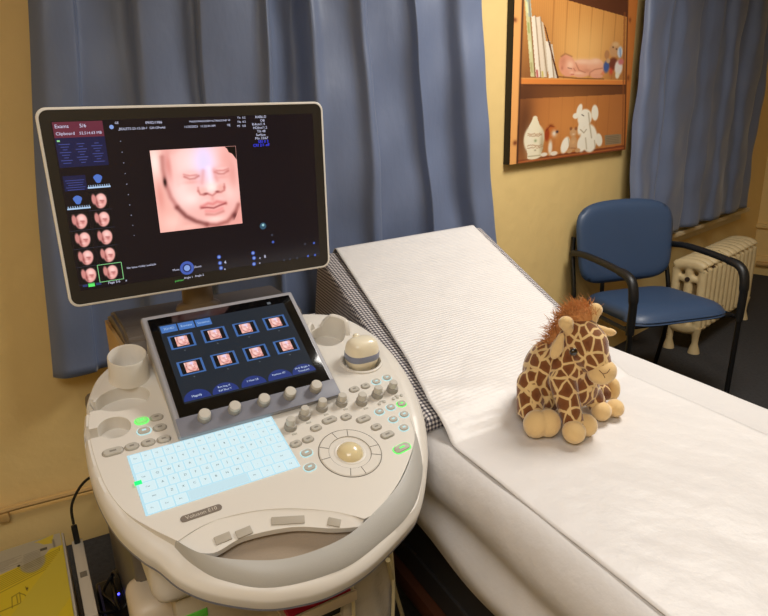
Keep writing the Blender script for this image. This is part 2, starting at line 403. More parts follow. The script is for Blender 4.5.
    p.line(Q((318, 212), (330, 236), (352, 244)), 2.5, skd, .6); p.line(Q((366, 258), (368, 244), (384, 234), (410, 230)), 2.5, skd, .6); p.glow(*q(360, 238), 16, 8, (206, 134, 104), .6); p.glow(*q(413, 246), 6, 9, (230, 120, 104), .7)
    p.ell(*q(290, 222), 30, 42, (230, 158, 126), .08, -.2); p.glow(*q(274, 206), 12, 22, (196, 124, 92), .6); p.glow(*q(300, 218), 14, 18, skl, .85); p.glow(*q(306, 244), 9, 7, (246, 190, 160), .9)
    p.line(Q((268, 190), (282, 181), (304, 190)), 3, (140, 84, 58), .5); p.line(Q((292, 228), (305, 231)), 1.8, (120, 66, 50), .7); p.line(Q((312, 230), (317, 238)), 2, (190, 112, 88), .8); p.line(Q((304, 250), (312, 250)), 2, (190, 84, 74), .8); p.glow(*q(272, 228), 4, 8, (176, 104, 78), .7)
    p.line(Q((262, 257), (330, 264), (415, 266)), 2.5, (96, 50, 26), .7)
    # two toys at the right end of the top shelf
    tn, tnd = (206, 156, 108), (120, 66, 34)
    p.ell(*q(450, 170), 20, 28, tn, .2); p.ell(*q(425, 185), 10, 18, (186, 130, 84), .2); p.ell(*q(448, 215), 20, 26, (120, 60, 40), .2); p.ell(*q(424, 225), 12, 24, (70, 92, 150), .3); p.ell(*q(430, 205), 8, 10, (200, 160, 120), .3)
    p.glow(*q(440, 240), 8, 14, (210, 60, 50), .8); p.ell(*q(455, 150), 14, 10, (222, 180, 130), .4); p.glow(*q(458, 166), 3, 3, (40, 20, 10), 1); p.glow(*q(446, 160), 2.5, 3, (40, 20, 10), 1)
    p.ell(*q(470, 176), 11, 24, (206, 214, 222), .25); p.ell(*q(466, 228), 17, 32, (236, 226, 216), .2); p.ell(*q(474, 208), 12, 12, (206, 120, 120), .4); p.ell(*q(462, 254), 9, 14, (240, 232, 206), .3); p.line(Q((470, 165), (472, 190)), 3, (110, 140, 190), .7)
    # urn shaped keepsake
    iv, ivd = (240, 228, 196), (150, 132, 96)
    p.ell(*q(186, 470), 34, 58, iv, .08); p.poly(Q((162, 500), (216, 500), (208, 534), (166, 540)), iv); p.ell(*q(186, 536), 20, 7, iv, .2); p.ell(*q(186, 398), 8, 10, iv, .2); p.poly(Q((178, 400), (194, 400), (206, 430), (164, 430)), iv)
    p.glow(*q(170, 480), 14, 50, (240, 232, 208), .7); p.glow(*q(212, 490), 8, 50, ivd, .6); p.line(Q((168, 532), (210, 528)), 2, ivd, .7)
    for y in (452, 458, 492, 500):
        for x in range(164, 212, 6): p.line(Q((x, y+random.uniform(-3, 3)), (x+4, y+random.uniform(-3, 3))), 1.6, (170, 120, 84), .75)
    p.glow(*q(190, 476), 4, 5, (120, 140, 90), .8); p.glow(*q(190, 510), 3, 3, (140, 120, 90), .8)
    # orange and white puppy
    og, wh = (196, 108, 44), (236, 222, 200)
    p.ell(*q(238, 488), 20, 44, (190, 118, 58), .15); p.ell(*q(242, 446), 20, 26, og, .15); p.ell(*q(228, 455), 8, 26, (160, 62, 20), .25); p.glow(*q(252, 452), 9, 14, wh, 1); p.ell(*q(240, 502), 7, 28, wh, .4); p.glow(*q(262, 446), 4.5, 5, (20, 20, 50), 1)
    p.ell(*q(220, 526), 12, 8, wh, .2); p.ell(*q(253, 523), 13, 9, wh, .2); p.glow(*q(240, 424), 8, 6, (140, 60, 20), .8); p.line(Q((226, 440), (238, 425), (250, 428)), 2, (110, 44, 16), .7)
    # white soft elephant with a little tan bear
    ew, ed = (248, 240, 220), (170, 150, 118)
    p.ell(*q(369, 470), 34, 60, ew, .1, -.1); p.ell(*q(354, 400), 28, 38, ew, .1); p.ell(*q(335, 372), 10, 26, ew, .15, .2); p.ell(*q(323, 392), 11, 12, ew, .2); p.ell(*q(388, 382), 14, 34, ew, .12, -.1); p.ell(*q(342, 430), 12, 34, ew, .2, .15)
    p.ell(*q(375, 500), 20, 26, ew, .2); p.ell(*q(403, 478), 14, 30, ew, .15, -.2); p.ell(*q(290, 494), 15, 34, ew, .15, .2); p.ell(*q(345, 492), 18, 34, ew, .15)
    p.line(Q((366, 382), (372, 430), (378, 470)), 2.5, ed, .7); p.line(Q((340, 440), (352, 452), (360, 440)), 2.2, ed, .8); p.line(Q((344, 388), (350, 392)), 2, (80, 70, 60), .9); p.line(Q((358, 470), (362, 510)), 2.5, ed, .6); p.line(Q((300, 470), (306, 510)), 2, ed, .6); p.line(Q((388, 480), (392, 510)), 2.5, ed, .6)
    tb_, td = (206, 158, 110), (150, 92, 54)
    p.ell(*q(317, 488), 14, 30, tb_, .2); p.ell(*q(316, 450), 13, 18, tb_, .2); p.ell(*q(308, 436), 5, 7, td, .3); p.ell(*q(325, 436), 5, 7, td, .3); p.ell(*q(305, 516), 10, 9, tb_, .2); p.ell(*q(332, 514), 10, 9, tb_, .2); p.glow(*q(317, 456), 5, 4, (236, 206, 170), .9); p.glow(*q(317, 484), 7, 10, (226, 176, 120), .8); p.line(Q((310, 505), (324, 506)), 2, td, .8)
    # small plaque low on the right
    p.poly(Q((422, 462), (478, 458), (478, 492), (424, 498)), (150, 128, 96))
    for k in range(5): p.line(Q((428, 468+k*6), (470, 464+k*6)), 1.4, (112, 92, 66), .8)
    PM = paintmat('canvas_print_ink', False, rough=0.6)
    p.mesh('printed_picture', W, PM, root)
canvas_picture()

# ------------------------------------------------------------------ radiator
def radiator():
    org = Vector((1.86, 3.51, 0)); d = Vector((0.722, 0.692, 0)); n = Vector((d.y, -d.x, 0))
    root = empty('cast_iron_radiator', org, atan2(d.y, d.x), 'chipped cream cast iron radiator under the window behind the blue chair', 'radiator')
    CI = mat('chipped_cream_enamel', (216, 194, 148), 0.5, bump=(25, 0.5, 0.01), var=(9, 0.12))
    nt = CI.node_tree; b = nt.nodes['Principled BSDF']; src = b.inputs['Base Color'].links[0].from_socket
    tc = [x for x in nt.nodes if x.type == 'TEX_COORD'][0]; nn = nt.nodes.new('ShaderNodeTexNoise'); nn.inputs['Scale'].default_value = 17; nn.inputs['Detail'].default_value = 4
    nt.links.new(tc.outputs['Object'], nn.inputs['Vector']); rp = nt.nodes.new('ShaderNodeValToRGB'); rp.color_ramp.elements[0].position = 0.70; rp.color_ramp.elements[1].position = 0.715
    nt.links.new(nn.outputs[0], rp.inputs[0]); mx = nt.nodes.new('ShaderNodeMix'); mx.data_type = 'RGBA'; nt.links.new(rp.outputs[0], mx.inputs[0]); nt.links.new(src, mx.inputs[6]); mx.inputs[7].default_value = rgb(70, 52, 34); nt.links.new(mx.outputs[2], b.inputs['Base Color'])
    NS = 12; pitch = 0.078; dep = 0.21; z0, z1 = 0.13, 0.55
    first = None
    for k in range(NS):
        bm = bmesh.new(); x = 0.02+k*pitch; hw = 0.031
        # columns front, middle, back joined by arched heads
        for yy in (0.03, dep/2, dep-0.03):
            for sy in (0,): tube(bm, [(x, yy, z0+0.03), (x, yy, (z0+z1)/2), (x, yy, z1-0.04)], 0.027, 10, flat=1.0)
        for zc, sg in ((z1-0.035, 1), (z0+0.035, -1)):
            pts = []
            for a in np.linspace(0, pi, 9): pts.append((x, dep/2-(dep/2-0.03)*cos(a), zc+sg*0.022*sin(a)))
            tube(bm, pts, 0.035, 12, updir=(1, 0, 0), flat=0.9)
        if k == 0:
            box(bm, (x, dep/2, z1-0.10), (0.05, 0.10, 0.04), bev=.015)
        o = remeshed('section', bm, CI, root, voxel=0.007, it=3)
    for k in (0, NS-1):
        for yy in (0.03, dep-0.03):
            bm = bmesh.new(); lathe(bm, [(0, 0), (0.034, 0), (0.03, 0.02), (0.018, 0.06), (0.02, 0.10), (0.03, 0.16), (0, 0.16)], T(0.02+k*pitch, yy, 0), 14)
            obj('foot', bm, CI, root)
    bm = bmesh.new(); tube(bm, [(0.0, dep/2, z1-0.10), (-0.012, dep/2, z1-0.10)], 0.014, 12); obj('plug', bm, mat('hole_dark', (50, 34, 24), 0.8), root)  # dark disc standing in for the end section's hole, its shade put into the colour
radiator()

# ------------------------------------------------------------------ chair
def chair():
    org = Vector((1.137, 2.714, 0)); az = radians(75.5); xd = Vector((sin(az), cos(az), 0))
    yd = Vector((-cos(az), sin(az), 0)); W_, Dp = 0.545, 0.49
    ctr = org+xd*W_/2+yd*Dp/2
    root = empty('guest_chair', ctr, atan2(xd.y, xd.x), 'blue vinyl guest chair with black metal arms and legs, standing past the bed', 'chair')
    V = mat('navy_vinyl', (56, 76, 106), 0.42, bump=(180, 0.15, 0.002), var=(5, 0.06)); K = mat('black_powder_coat', (16, 16, 17), 0.35)
    ARM = mat('black_urethane', (20, 20, 21), 0.45)
    # seat cushion: outline wider at front, rounded waterfall
    bm = bmesh.new(); nx, ny = 22, 20
    def st(i, j, top):
        u = -1+2*i/nx; v = -1+2*j/ny; hw = 0.282-0.02*(v+1)/2
        r = (abs(u)**5+abs(v)**5)**(1/5.0); sc = 1.0/max(r, 1e-6) if r > 1 else 1.0
        x = u*sc*hw*1.0; y = v*sc*0.25
        e = min(1, r); h = (1-e**6)
        z = 0.475+0.055*h**0.5 if top else 0.475-0.012*h
        if top and v < 0: z -= 0.03*max(0, -v-0.55)
        z += 0.012*(v < 0)*(-v)*0.5 - 0.01*(v+1)/2
        return Vector((x, y, z))
    for top in (True, False):
        g = [[bm.verts.new(st(i, j, top)) for j in range(ny+1)] for i in range(nx+1)]
        for i in range(nx):
            for j in range(ny): bm.faces.new((g[i][j], g[i+1][j], g[i+1][j+1], g[i][j+1]) if top else (g[i][j+1], g[i+1][j+1], g[i+1][j], g[i][j]))
    bmesh.ops.remove_doubles(bm, verts=bm.verts[:], dist=0.0015)
    obj('seat', bm, V, root, True, 180)
    # backrest: curved slab, rounded corners, taller than wide bottom taper
    bm = bmesh.new(); out = {}
    nx, nz = 24, 18
    def bk(i, j, s):
        u = -1+2*i/nx; v = -1+2*j/nz; r = (abs(u)**4.5+abs(v)**4.5)**(1/4.5); sc = 1/r if r > 1 else 1.0
        uu, vv = u*sc, v*sc; hw = 0.283+0.012*vv if vv > -1 else 0.22
        z = 0.745+vv*0.203+ (0.02*(1-uu*uu) if vv > 0 else 0)*vv
        e = min(1, r); th = 0.026*(1-e**8)**0.5+0.004
        y = 0.255+0.14*(z-0.55)+0.03*uu*uu*-1.0
        return Vector((uu*hw, y+s*th, z))
    for s in (-1, 1):
        g = [[bm.verts.new(bk(i, j, s)) for j in range(nz+1)] for i in range(nx+1)]
        for i in range(nx):
            for j in range(nz): bm.faces.new((g[i][j], g[i+1][j], g[i+1][j+1], g[i][j+1]) if s < 0 else (g[i][j+1], g[i+1][j+1], g[i+1][j], g[i][j]))
        out[s] = g
    def edgeloop(g): return [g[i][0] for i in range(nx+1)]+[g[nx][j] for j in range(1, nz+1)]+[g[i][nz] for i in range(nx-1, -1, -1)]+[g[0][j] for j in range(nz-1, 0, -1)]
    a, b = edgeloop(out[-1]), edgeloop(out[1]); n = len(a)
    for k in range(n): bm.faces.new((a[k], a[(k+1) % n], b[(k+1) % n], b[k]))
    obj('backrest', bm, V, root, True, 180)
    for s in (-1, 1):
        x = s*0.298
        bm = bmesh.new(); tube(bm, smoothpts([(x, -0.235, 0.0), (x, -0.245, 0.3), (x, -0.25, 0.50)], 4), 0.0125, 10); obj('leg', bm, K, root)
        bm = bmesh.new(); tube(bm, smoothpts([(x, 0.30, 0.0), (x, 0.24, 0.28), (x*0.97, 0.25, 0.5), (x*0.93, 0.30, 0.68), (x*0.86, 0.335, 0.78)], 5), 0.0125, 10); obj('leg', bm, K, root)
        bm = bmesh.new(); tube(bm, smoothpts([(x, 0.262, 0.715), (x, 0.16, 0.726), (x, 0.0, 0.722), (x, -0.13, 0.712), (x, -0.20, 0.702), (x, -0.238, 0.67), (x, -0.252, 0.60), (x, -0.25, 0.50), (x, -0.247, 0.44)], 6),
             [0.016]*19+[0.019]*18+[0.016]*12, 12, updir=(1, 0, 0), flat=1.25); obj('armrest', bm, ARM, root)
    bm = bmesh.new()
    for y in (-0.2, 0.2): tube(bm, [(-0.298, y, 0.455), (0.298, y, 0.455)], 0.011, 8)
    for s in (-1, 1): tube(bm, [(s*0.298, -0.245, 0.455), (s*0.298, 0.245, 0.455)], 0.010, 8)
    obj('seat_frame', bm, K, root)
    bm = bmesh.new()
    for s in (-1, 1): tube(bm, [(s*0.10, 0.2, 0.43), (s*0.10, 0.28, 0.46), (s*0.10, 0.285, 0.62)], 0.011, 8)
    obj('back_bracket', bm, K, root)
chair()

# ------------------------------------------------------------------ exam bed
BO = Vector((-.385, 2.177, 0)); BX = Vector((.893, .45, 0)).normalized(); BRZ = atan2(BX.y, BX.x)
MBED = T(*BO) @ Matrix.Rotation(BRZ, 4, 'Z')      # x across, y toward the wall, bed runs to y = -2
BZ = 0.775; BW = 0.72
def whitecloth(name, col, crepe=False):
    m = mat(name, col, 0.6 if not crepe else 0.45, bump=(7, 0.35, 0.03), var=(2, 0.015))
    nt = m.node_tree; b = nt.nodes['Principled BSDF']; bp = [n for n in nt.nodes if n.type == 'BUMP'][0]; tc = [n for n in nt.nodes if n.type == 'TEX_COORD'][0]
    if crepe:
        su = nt.nodes.new('ShaderNodeSeparateXYZ'); nt.links.new(tc.outputs['UV'], su.inputs[0]); rm = nt.nodes.new('ShaderNodeMapRange'); rm.inputs[1].default_value = 0.62; rm.inputs[2].default_value = 0.85; rm.inputs[3].default_value = 0.6; rm.inputs[4].default_value = 0.0; nt.links.new(su.outputs[1], rm.inputs[0])
        wv = nt.nodes.new('ShaderNodeTexWave'); wv.wave_type = 'BANDS'; wv.bands_direction = 'Y'; wv.inputs['Scale'].default_value = 34; wv.inputs['Distortion'].default_value = 1.2; wv.inputs['Detail'].default_value = 2; wv.inputs['Detail Scale'].default_value = 3
        nt.links.new(tc.outputs['UV'], wv.inputs['Vector'])
        b2 = nt.nodes.new('ShaderNodeBump'); nt.links.new(rm.outputs[0], b2.inputs['Strength']); b2.inputs['Distance'].default_value = 0.0016
        nt.links.new(wv.outputs['Fac'], b2.inputs['Height']); nt.links.new(bp.outputs[0], b2.inputs['Normal']); nt.links.new(b2.outputs[0], b.inputs['Normal'])
        # the crepe ribs are relief only and add no colour in their grooves
    return m
SHEET = whitecloth('white_sheet', (214, 210, 207)); 
def exam_bed():
    root = empty('exam_bed', BO, BRZ, 'examination bed under the white sheet, dark base with a brown lower board', 'bed')
    G = mat('dark_grey_laminate', (58, 56, 56), 0.5); BRN = mat('brown_board', (92, 52, 32), 0.5, bump=(12, .3, .01), var=(8, .2))
    bm = bmesh.new(); box(bm, (BW/2, -1.06, BZ-0.055), (BW-0.02, 1.86, 0.09), bev=0.025, seg=3); obj('mattress', bm, mat('grey_vinyl', (120, 116, 110), .5), root)
    bm = bmesh.new(); box(bm, (BW/2, -1.06, 0.46), (BW-0.10, 1.76, 0.42), bev=0.008); box(bm, (BW/2, -1.06, 0.33), (BW-0.085, 1.77, 0.012), bev=0.003); obj('base_cabinet', bm, G, root)
    bm = bmesh.new(); box(bm, (BW/2, -1.06, 0.215), (BW-0.06, 1.8, 0.055), bev=0.01); obj('lower_board', bm, BRN, root)
    for x in (0.08, BW-0.08):
        for y in (-0.22, -1.88):
            bm = bmesh.new(); box(bm, (x, y, 0.095), (0.06, 0.06, 0.19), bev=0.006); obj('leg', bm, BRN, root)
exam_bed()
# wedge cushion geometry (world points of its top face)
WTL, WTR = Vector((-.205, 1.94, 1.03)), Vector((.37, 2.345, 1.03)); WBL, WBR = Vector((.085, 1.23, BZ+0.035)), Vector((.61, 1.592, BZ+0.035))
def wedge_top(s, t):     # s across 0..1, t down the slope 0..1
    return WTL.lerp(WTR, s).lerp(WBL.lerp(WBR, s), t)
def gingham():
    m = mat('gingham_weave', (200, 200, 204), 0.8, var=(4, .02)); nt = m.node_tree; b = nt.nodes['Principled BSDF']
    tc = [n for n in nt.nodes if n.type == 'TEX_COORD'][0]; sp = nt.nodes.new('ShaderNodeSeparateXYZ'); nt.links.new(tc.outputs['UV'], sp.inputs[0]); st = []
    for ax in (0, 1):
        a = nt.nodes.new('ShaderNodeMath'); a.operation = 'MULTIPLY'; a.inputs[1].default_value = 1/0.0096; nt.links.new(sp.outputs[ax], a.inputs[0])
        f = nt.nodes.new('ShaderNodeMath'); f.operation = 'FRACT'; nt.links.new(a.outputs[0], f.inputs[0])
        g = nt.nodes.new('ShaderNodeMath'); g.operation = 'GREATER_THAN'; g.inputs[1].default_value = 0.5; nt.links.new(f.outputs[0], g.inputs[0]); st.append(g)
    ad = nt.nodes.new('ShaderNodeMath'); ad.operation = 'ADD'; nt.links.new(st[0].outputs[0], ad.inputs[0]); nt.links.new(st[1].outputs[0], ad.inputs[1])
    hf = nt.nodes.new('ShaderNodeMath'); hf.operation = 'MULTIPLY'; hf.inputs[1].default_value = 0.5; nt.links.new(ad.outputs[0], hf.inputs[0])
    rp = nt.nodes.new('ShaderNodeValToRGB'); rp.color_ramp.elements[0].color = rgb(222, 216, 210); rp.color_ramp.elements[1].color = rgb(52, 50, 58)
    e = rp.color_ramp.elements.new(0.5); e.color = rgb(134, 128, 132); nt.links.new(hf.outputs[0], rp.inputs[0]); nt.links.new(rp.outputs[0], b.inputs['Base Color'])
    return m
def boxuv(me):
    uv = me.uv_layers.new(name='UV')
    for p in me.polygons:
        n = p.normal; ax = max(range(3), key=lambda k: abs(n[k]))
        for li in p.loop_indices:
            c = me.vertices[me.loops[li].vertex_index].co
            uv.data[li].uv = ((c.y, c.z), (c.x, c.z), (c.x, c.y))[ax]
def wedge():
    c = (WTL+WTR+WBL+WBR)/4; root_loc = Vector((c.x, c.y, BZ)); Mi = (T(*root_loc) @ Matrix.Rotation(BRZ, 4, 'Z')).inverted()
    bm = bmesh.new(); back = Vector((-.03, .05, 0)); dn = lambda p: Vector((p.x, p.y, BZ+0.004))
    top = [WTL, WTR, WBR, WBL]; bot = [dn(WTL+back), dn(WTR+back), dn(WBR), dn(WBL)]
    tv = [bm.verts.new(Mi @ (p-Vector((0, 0, 0.004)))) for p in top]; bv = [bm.verts.new(Mi @ p) for p in bot]
    bm.faces.new(tv); bm.faces.new(bv[::-1])
    for k in range(4): bm.faces.new((tv[k], bv[k], bv[(k+1) % 4], tv[(k+1) % 4]))
    bmesh.ops.recalc_face_normals(bm, faces=bm.faces[:])
    bmesh.ops.bevel(bm, geom=[e for e in bm.edges if not all(v in bv for v in e.verts) and (e.calc_length() > 0.1)], offset=0.016, segments=4, affect='EDGES', profile=0.5)
    bmesh.ops.subdivide_edges(bm, edges=[e for e in bm.edges if e.calc_length() > 0.2], cuts=6, use_grid_fill=True)
    o = obj('wedge_cushion', bm, gingham(), None, True, 50); o.matrix_world = T(*root_loc) @ Matrix.Rotation(BRZ, 4, 'Z'); boxuv(o.data)
    tag(o, 'gingham wedge cushion propping up the head of the bed under paper', 'cushion')
wedge()
# bed sheet, draped
def nz(x, y, s=1.0): return (sin(x*7.3*s+1.3*sin(y*3.1*s))+sin(y*5.7*s+2.0+1.7*sin(x*4.3*s))+0.5*sin(x*17*s+y*13*s))/2.5
def sheet():
    prof = []   # (x, z, looseness)
    for x, z, l in ((-.030, -.235, 1), (-.040, -.215, 1), (-.052, -.19, 1), (-.055, -.165, 1), (-.035, -.14, 1), (-.03, -.115, .9), (-.045, -.085, .8), (-.05, -.055, .6), (-.04, -.028, .4), (-.018, -.008, .2), (.004, .001, .08)): prof.append((x, z, l))
    for k in range(1, 24): prof.append((0.004+(BW-0.008)*k/24, 0.001, .05))
    for x, z, l in ((-.004, .001, .05), (.012, -.008, .1), (.02, -.03, .3), (.022, -.07, .5), (.02, -.13, .7), (.024, -.2, .8)): prof.append((BW+x, z, l))
    P = smoothpts([(a, b, c) for a, b, c in prof], 3); ny = 150; bm = bmesh.new(); rows = []
    for j in range(ny+1):
        y = -0.12-1.89*j/ny; row = []
        for k, p in enumerate(P):
            x, z, l = p.x, p.y, p.z
            fold = nz(0.3, y*0.8+z*2)*0.020*l+0.004*l*sin(y*13+z*16)
            zz = BZ+z-0.010*l*l*nz(1, y*0.9) + 0.0016*nz(x*2.2, y*2.0, 1.2)*(1-l)
            xx = x+(fold if x < 0.3 else -fold)
            if l < .2: zz += 0.002*math.exp(-((x-0.61+0.02*sin(y*3))/0.02)**2)
            row.append(bm.verts.new(Vector((xx, y, zz))))
        rows.append(row)
    for a, b in zip(rows, rows[1:]):
        for k in range(len(P)-1): bm.faces.new((a[k], b[k], b[k+1], a[k+1]))
    o = gridobj('bed_sheet', bm, SHEET); o.location = BO; o.rotation_euler = (0, 0, BRZ)
    md = o.modifiers.new('s', 'SOLIDIFY'); md.thickness = 0.002
    tag(o, 'white cotton sheet draped over the examination bed, hanging down its near side', 'sheet')
sheet()
# exam paper: from the wedge top down over the bed
def paper():
    Mi = MBED.inverted(); bm = bmesh.new(); uvl = bm.loops.layers.uv.new('UV'); rows = []; nx = 60
    ts = []
    n1 = 80; n2 = 110
    Lw = (WTL-WBL).length
    for j in range(-6, n1+1): ts.append(('w', j/n1))
    for j in range(1, n2+1): ts.append(('b', j/n2))
    vlen = 0
    for kind, t in ts:
        row = []
        for i in range(nx+1):
            s = i/nx
            if kind == 'w':
                a = 0.095-.03*min(1, max(0, t))+0.845*s+.02*min(1, max(0, t))*s
                tt = max(t, 0.012); p = wedge_top(a, tt); p = Mi @ p; p.z += 0.006
                if t < 0.012: d = (0.012-t)*Lw; p.y += min(d*1.0, 0.035); p.z -= max(0, d-0.012)*0.9+0.004*(t < 0)
                if t > 0.74:    # leave the wedge gradually and slide to the flat
                    k = (t-0.74)/0.26; k = k*k*(3-2*k)
                    q = Vector((0.012+0.585*s, p.y, BZ+0.006)); p.x = p.x*(1-k*0.55)+q.x*k*0.55; p.z = max(p.z, BZ+0.008)
                wr = 0.0035*max(0, (t-0.35))*nz(s*3, t*5)+0.009*math.exp(-((t-0.9-0.06*sin(5*s))/0.035)**2)*(0.6+0.6*sin(s*9+1))*math.exp(-((s-.35)/.35)**2)
                p.z += wr
                last_y = p.y; v = t*Lw
            else:
                p0 = rows[n1+6][i].co if len(rows) > n1+6 else Vector()
                yb = p0.y-(1.98+p0.y)*t if True else 0
                k = min(1, t*9); k = k*k*(3-2*k)
                x = p0.x*(1-k)+(0.010+0.592*s)*k
                z = p0.z*(1-min(1, t*12))+(BZ+0.0045)*min(1, t*12)
                z += 0.0014*nz(x*4, yb*3, 1.5)+0.004*math.exp(-((t-0.05-0.04*s)/0.012)**2)*math.exp(-((s-.2)/.25)**2)
                p = Vector((x, yb, z)); v = Lw+t*0.9
            row.append(bm.verts.new(p))
        rows.append(row)
        row_v = v
        for q in row: q.index = 0
        row.append(row_v)
    for a, b in zip(rows, rows[1:]):
        for k in range(nx):
            f = bm.faces.new((a[k], b[k], b[k+1], a[k+1]))
            for l, (ss, vv) in zip(f.loops, ((k, a[-1]), (k, b[-1]), (k+1, b[-1]), (k+1, a[-1]))): l[uvl].uv = (ss/nx*0.6, vv)
    o = gridobj('exam_paper', bm, whitecloth('crepe_paper', (226, 222, 219), True)); o.location = BO; o.rotation_euler = (0, 0, BRZ)
    md = o.modifiers.new('s', 'SOLIDIFY'); md.thickness = 0.0008; md.offset = 1
    tag(o, 'white ribbed examination paper running down the wedge cushion and along the bed', 'paper')
paper()

# ------------------------------------------------------------------ toy giraffe
def giraffe():
    gz = BZ+0.008
    paw = {}
    base = hz(560, 415, gz)
    root = empty('toy_giraffe', (base.x, base.y, gz), 0, 'brown and cream plush giraffe sitting on the white bed', 'soft toy')
    Mi = T(-base.x, -base.y, -gz)
    def P(u, v, y): return Mi @ hy(u, v, y)
    def G(u, v, r): return Mi @ hz(u, v, gz+r)
    fur = mat('giraffe_plush', (232, 200, 144), 0.9, bump=(420, 0.6, 0.002), sheen=0.6)
    nt = fur.node_tree; b = nt.nodes['Principled BSDF']; tc = [n for n in nt.nodes if n.type == 'TEX_COORD'][0]
    ns = nt.nodes.new('ShaderNodeTexNoise'); ns.inputs['Scale'].default_value = 30; nt.links.new(tc.outputs['Object'], ns.inputs['Vector'])
    ad = nt.nodes.new('ShaderNodeVectorMath'); ad.operation = 'MULTIPLY_ADD'; ad.inputs[1].default_value = (.012, .012, .012); nt.links.new(ns.outputs[1], ad.inputs[0]); nt.links.new(tc.outputs['Object'], ad.inputs[2])
    mp = nt.nodes.new('ShaderNodeMapping'); mp.inputs['Scale'].default_value = (1, 1, 0.72); nt.links.new(ad.outputs[0], mp.inputs[0])
    vo = nt.nodes.new('ShaderNodeTexVoronoi'); vo.feature = 'DISTANCE_TO_EDGE'; vo.inputs['Scale'].default_value = 44; vo.inputs['Randomness'].default_value = 0.75; nt.links.new(mp.outputs[0], vo.inputs['Vector'])
    rp = nt.nodes.new('ShaderNodeValToRGB'); rp.color_ramp.elements[0].position = 0.065; rp.color_ramp.elements[0].color = rgb(232, 200, 142); rp.color_ramp.elements[1].position = 0.105; rp.color_ramp.elements[1].color = rgb(134, 82, 38)
    e = rp.color_ramp.elements.new(0.4); e.color = rgb(116, 64, 26)
    nt.links.new(vo.outputs['Distance'], rp.inputs[0]); nt.links.new(rp.outputs[0], b.inputs['Base Color'])
    cream = mat('cream_plush', (232, 198, 140), 0.9, bump=(420, 0.6, 0.002), sheen=0.6)
    hair = mat('rust_mane', (204, 142, 84), 0.8, var=(60, .3)); eye = mat('eye_glass', (22, 10, 6), 0.08, coat=1)
    bm = bmesh.new()
    ellips(bm, P(552, 372, 1.315), (.066, .066, .078)); ellips(bm, P(540, 392, 1.31), (.052, .062, .046))
    ellips(bm, P(566, 366, 1.285), (.05, .055, .066)); ellips(bm, P(575, 385, 1.28), (.052, .05, .05))
    capsule(bm, P(568, 358, 1.285), P(579, 340, 1.275), .05, .046)
    capsule(bm, P(580, 337, 1.265), P(588, 345, 1.25), .045, .043); capsule(bm, P(588, 348, 1.245), P(600, 368, 1.222), .041, .026)
    capsule(bm, P(530, 383, 1.285), P(530, 408, 1.25), .030, .030)
    capsule(bm, P(562, 380, 1.245), G(573, 422, .034), .030, .023)
    capsule(bm, P(586, 385, 1.28), G(597, 404, .03), .027, .022)
    capsule(bm, P(590, 390, 1.32), P(606, 392, 1.33), .027, .02)
    remeshed('body', bm, fur, root, voxel=0.0035, it=8)
    for lobes, nm in ((((548, 423, .029, .0), (536, 424, .029, .0)), 'hind'), (((574, 432, .026, 0), (586, 425, .026, 0)), 'front'), (((601, 411, .024, 0), (615, 408, .022, 0)), 'frontfar')):
        bm = bmesh.new()
        for u, v, r, _ in lobes:
            k_ = 1.02 if nm == 'hind' else 0.9; c = G(u, v, r*k_); ellips(bm, c, (r*.92, r*1.0, r*k_), rot=Matrix.Rotation(.2, 4, 'Y'))
        remeshed('paw', bm, cream, root, voxel=0.0025, it=1)
    bm = bmesh.new(); c = P(613, 389, 1.33); ellips(bm, c, (.016, .02, .027)); remeshed('paw', bm, cream, root, voxel=0.003, it=2)
    # toe creases
    bm = bmesh.new(); mz = P(602, 372, 1.215); ellips(bm, mz, (.031, .028, .026), rot=Matrix.Rotation(-.3, 4, 'Y')); mzo = remeshed('muzzle', bm, cream, root, voxel=0.003, it=3); mzo['label'] = 'cream muzzle with stitched mouth'
    st = mat('mouth_stitch', (110, 66, 40), .8); bm = bmesh.new()
    def onm(du, dv):   # point on the muzzle surface
        a = P(602+du, 372+dv, 1.20); d = (a-(Mi @ CAM)).normalized(); o = Mi @ CAM
        # ellipsoid hit
        k = Vector((1/.032, 1/.029, 1/.027)); oo = Vector([(o[i]-mz[i])*k[i] for i in range(3)]); dd = Vector([d[i]*k[i] for i in range(3)])
        A, B_, C_ = dd.dot(dd), 2*oo.dot(dd), oo.dot(oo)-1; D_ = B_*B_-4*A*C_
        return a if D_ < 0 else o+d*((-B_-math.sqrt(D_))/(2*A))
    tube(bm, [onm(-3, -2), onm(1, 2), onm(5, 1), onm(8, -3)], 0.0007, 6); tube(bm, [onm(1, 2), onm(3, 6)], 0.0006, 6); obj('stitching', bm, st, mzo)
    # ears, horns
    bm = bmesh.new(); ellips(bm, P(557, 349, 1.235), (.013, .009, .024), rot=Matrix.Rotation(.35, 4, 'Y')); ellips(bm, P(560, 340, 1.24), (.009, .008, .016), rot=Matrix.Rotation(.3, 4, 'Y')); remeshed('ear', bm, cream, root, voxel=0.0025, it=3)
    bm = bmesh.new(); capsule(bm, P(597, 328, 1.28), P(604, 331, 1.285), .008, .010); ellips(bm, P(608, 332, 1.285), (.019, .009, .0095), rot=Matrix.Rotation(.15, 4, 'Y')); remeshed('ear', bm, cream, root, voxel=0.0025, it=3)
    bm = bmesh.new(); capsule(bm, P(571, 335, 1.25), P(567, 326, 1.245), .012, .012); ellips(bm, P(566, 323, 1.243), (.016, .015, .015)); remeshed('horn', bm, cream, root, voxel=0.0025, it=3)
    bm = bmesh.new(); capsule(bm, P(590, 324, 1.27), P(594, 315, 1.27), .012, .012); ellips(bm, P(595, 310, 1.27), (.016, .015, .015)); remeshed('horn', bm, cream, root, voxel=0.0025, it=3)
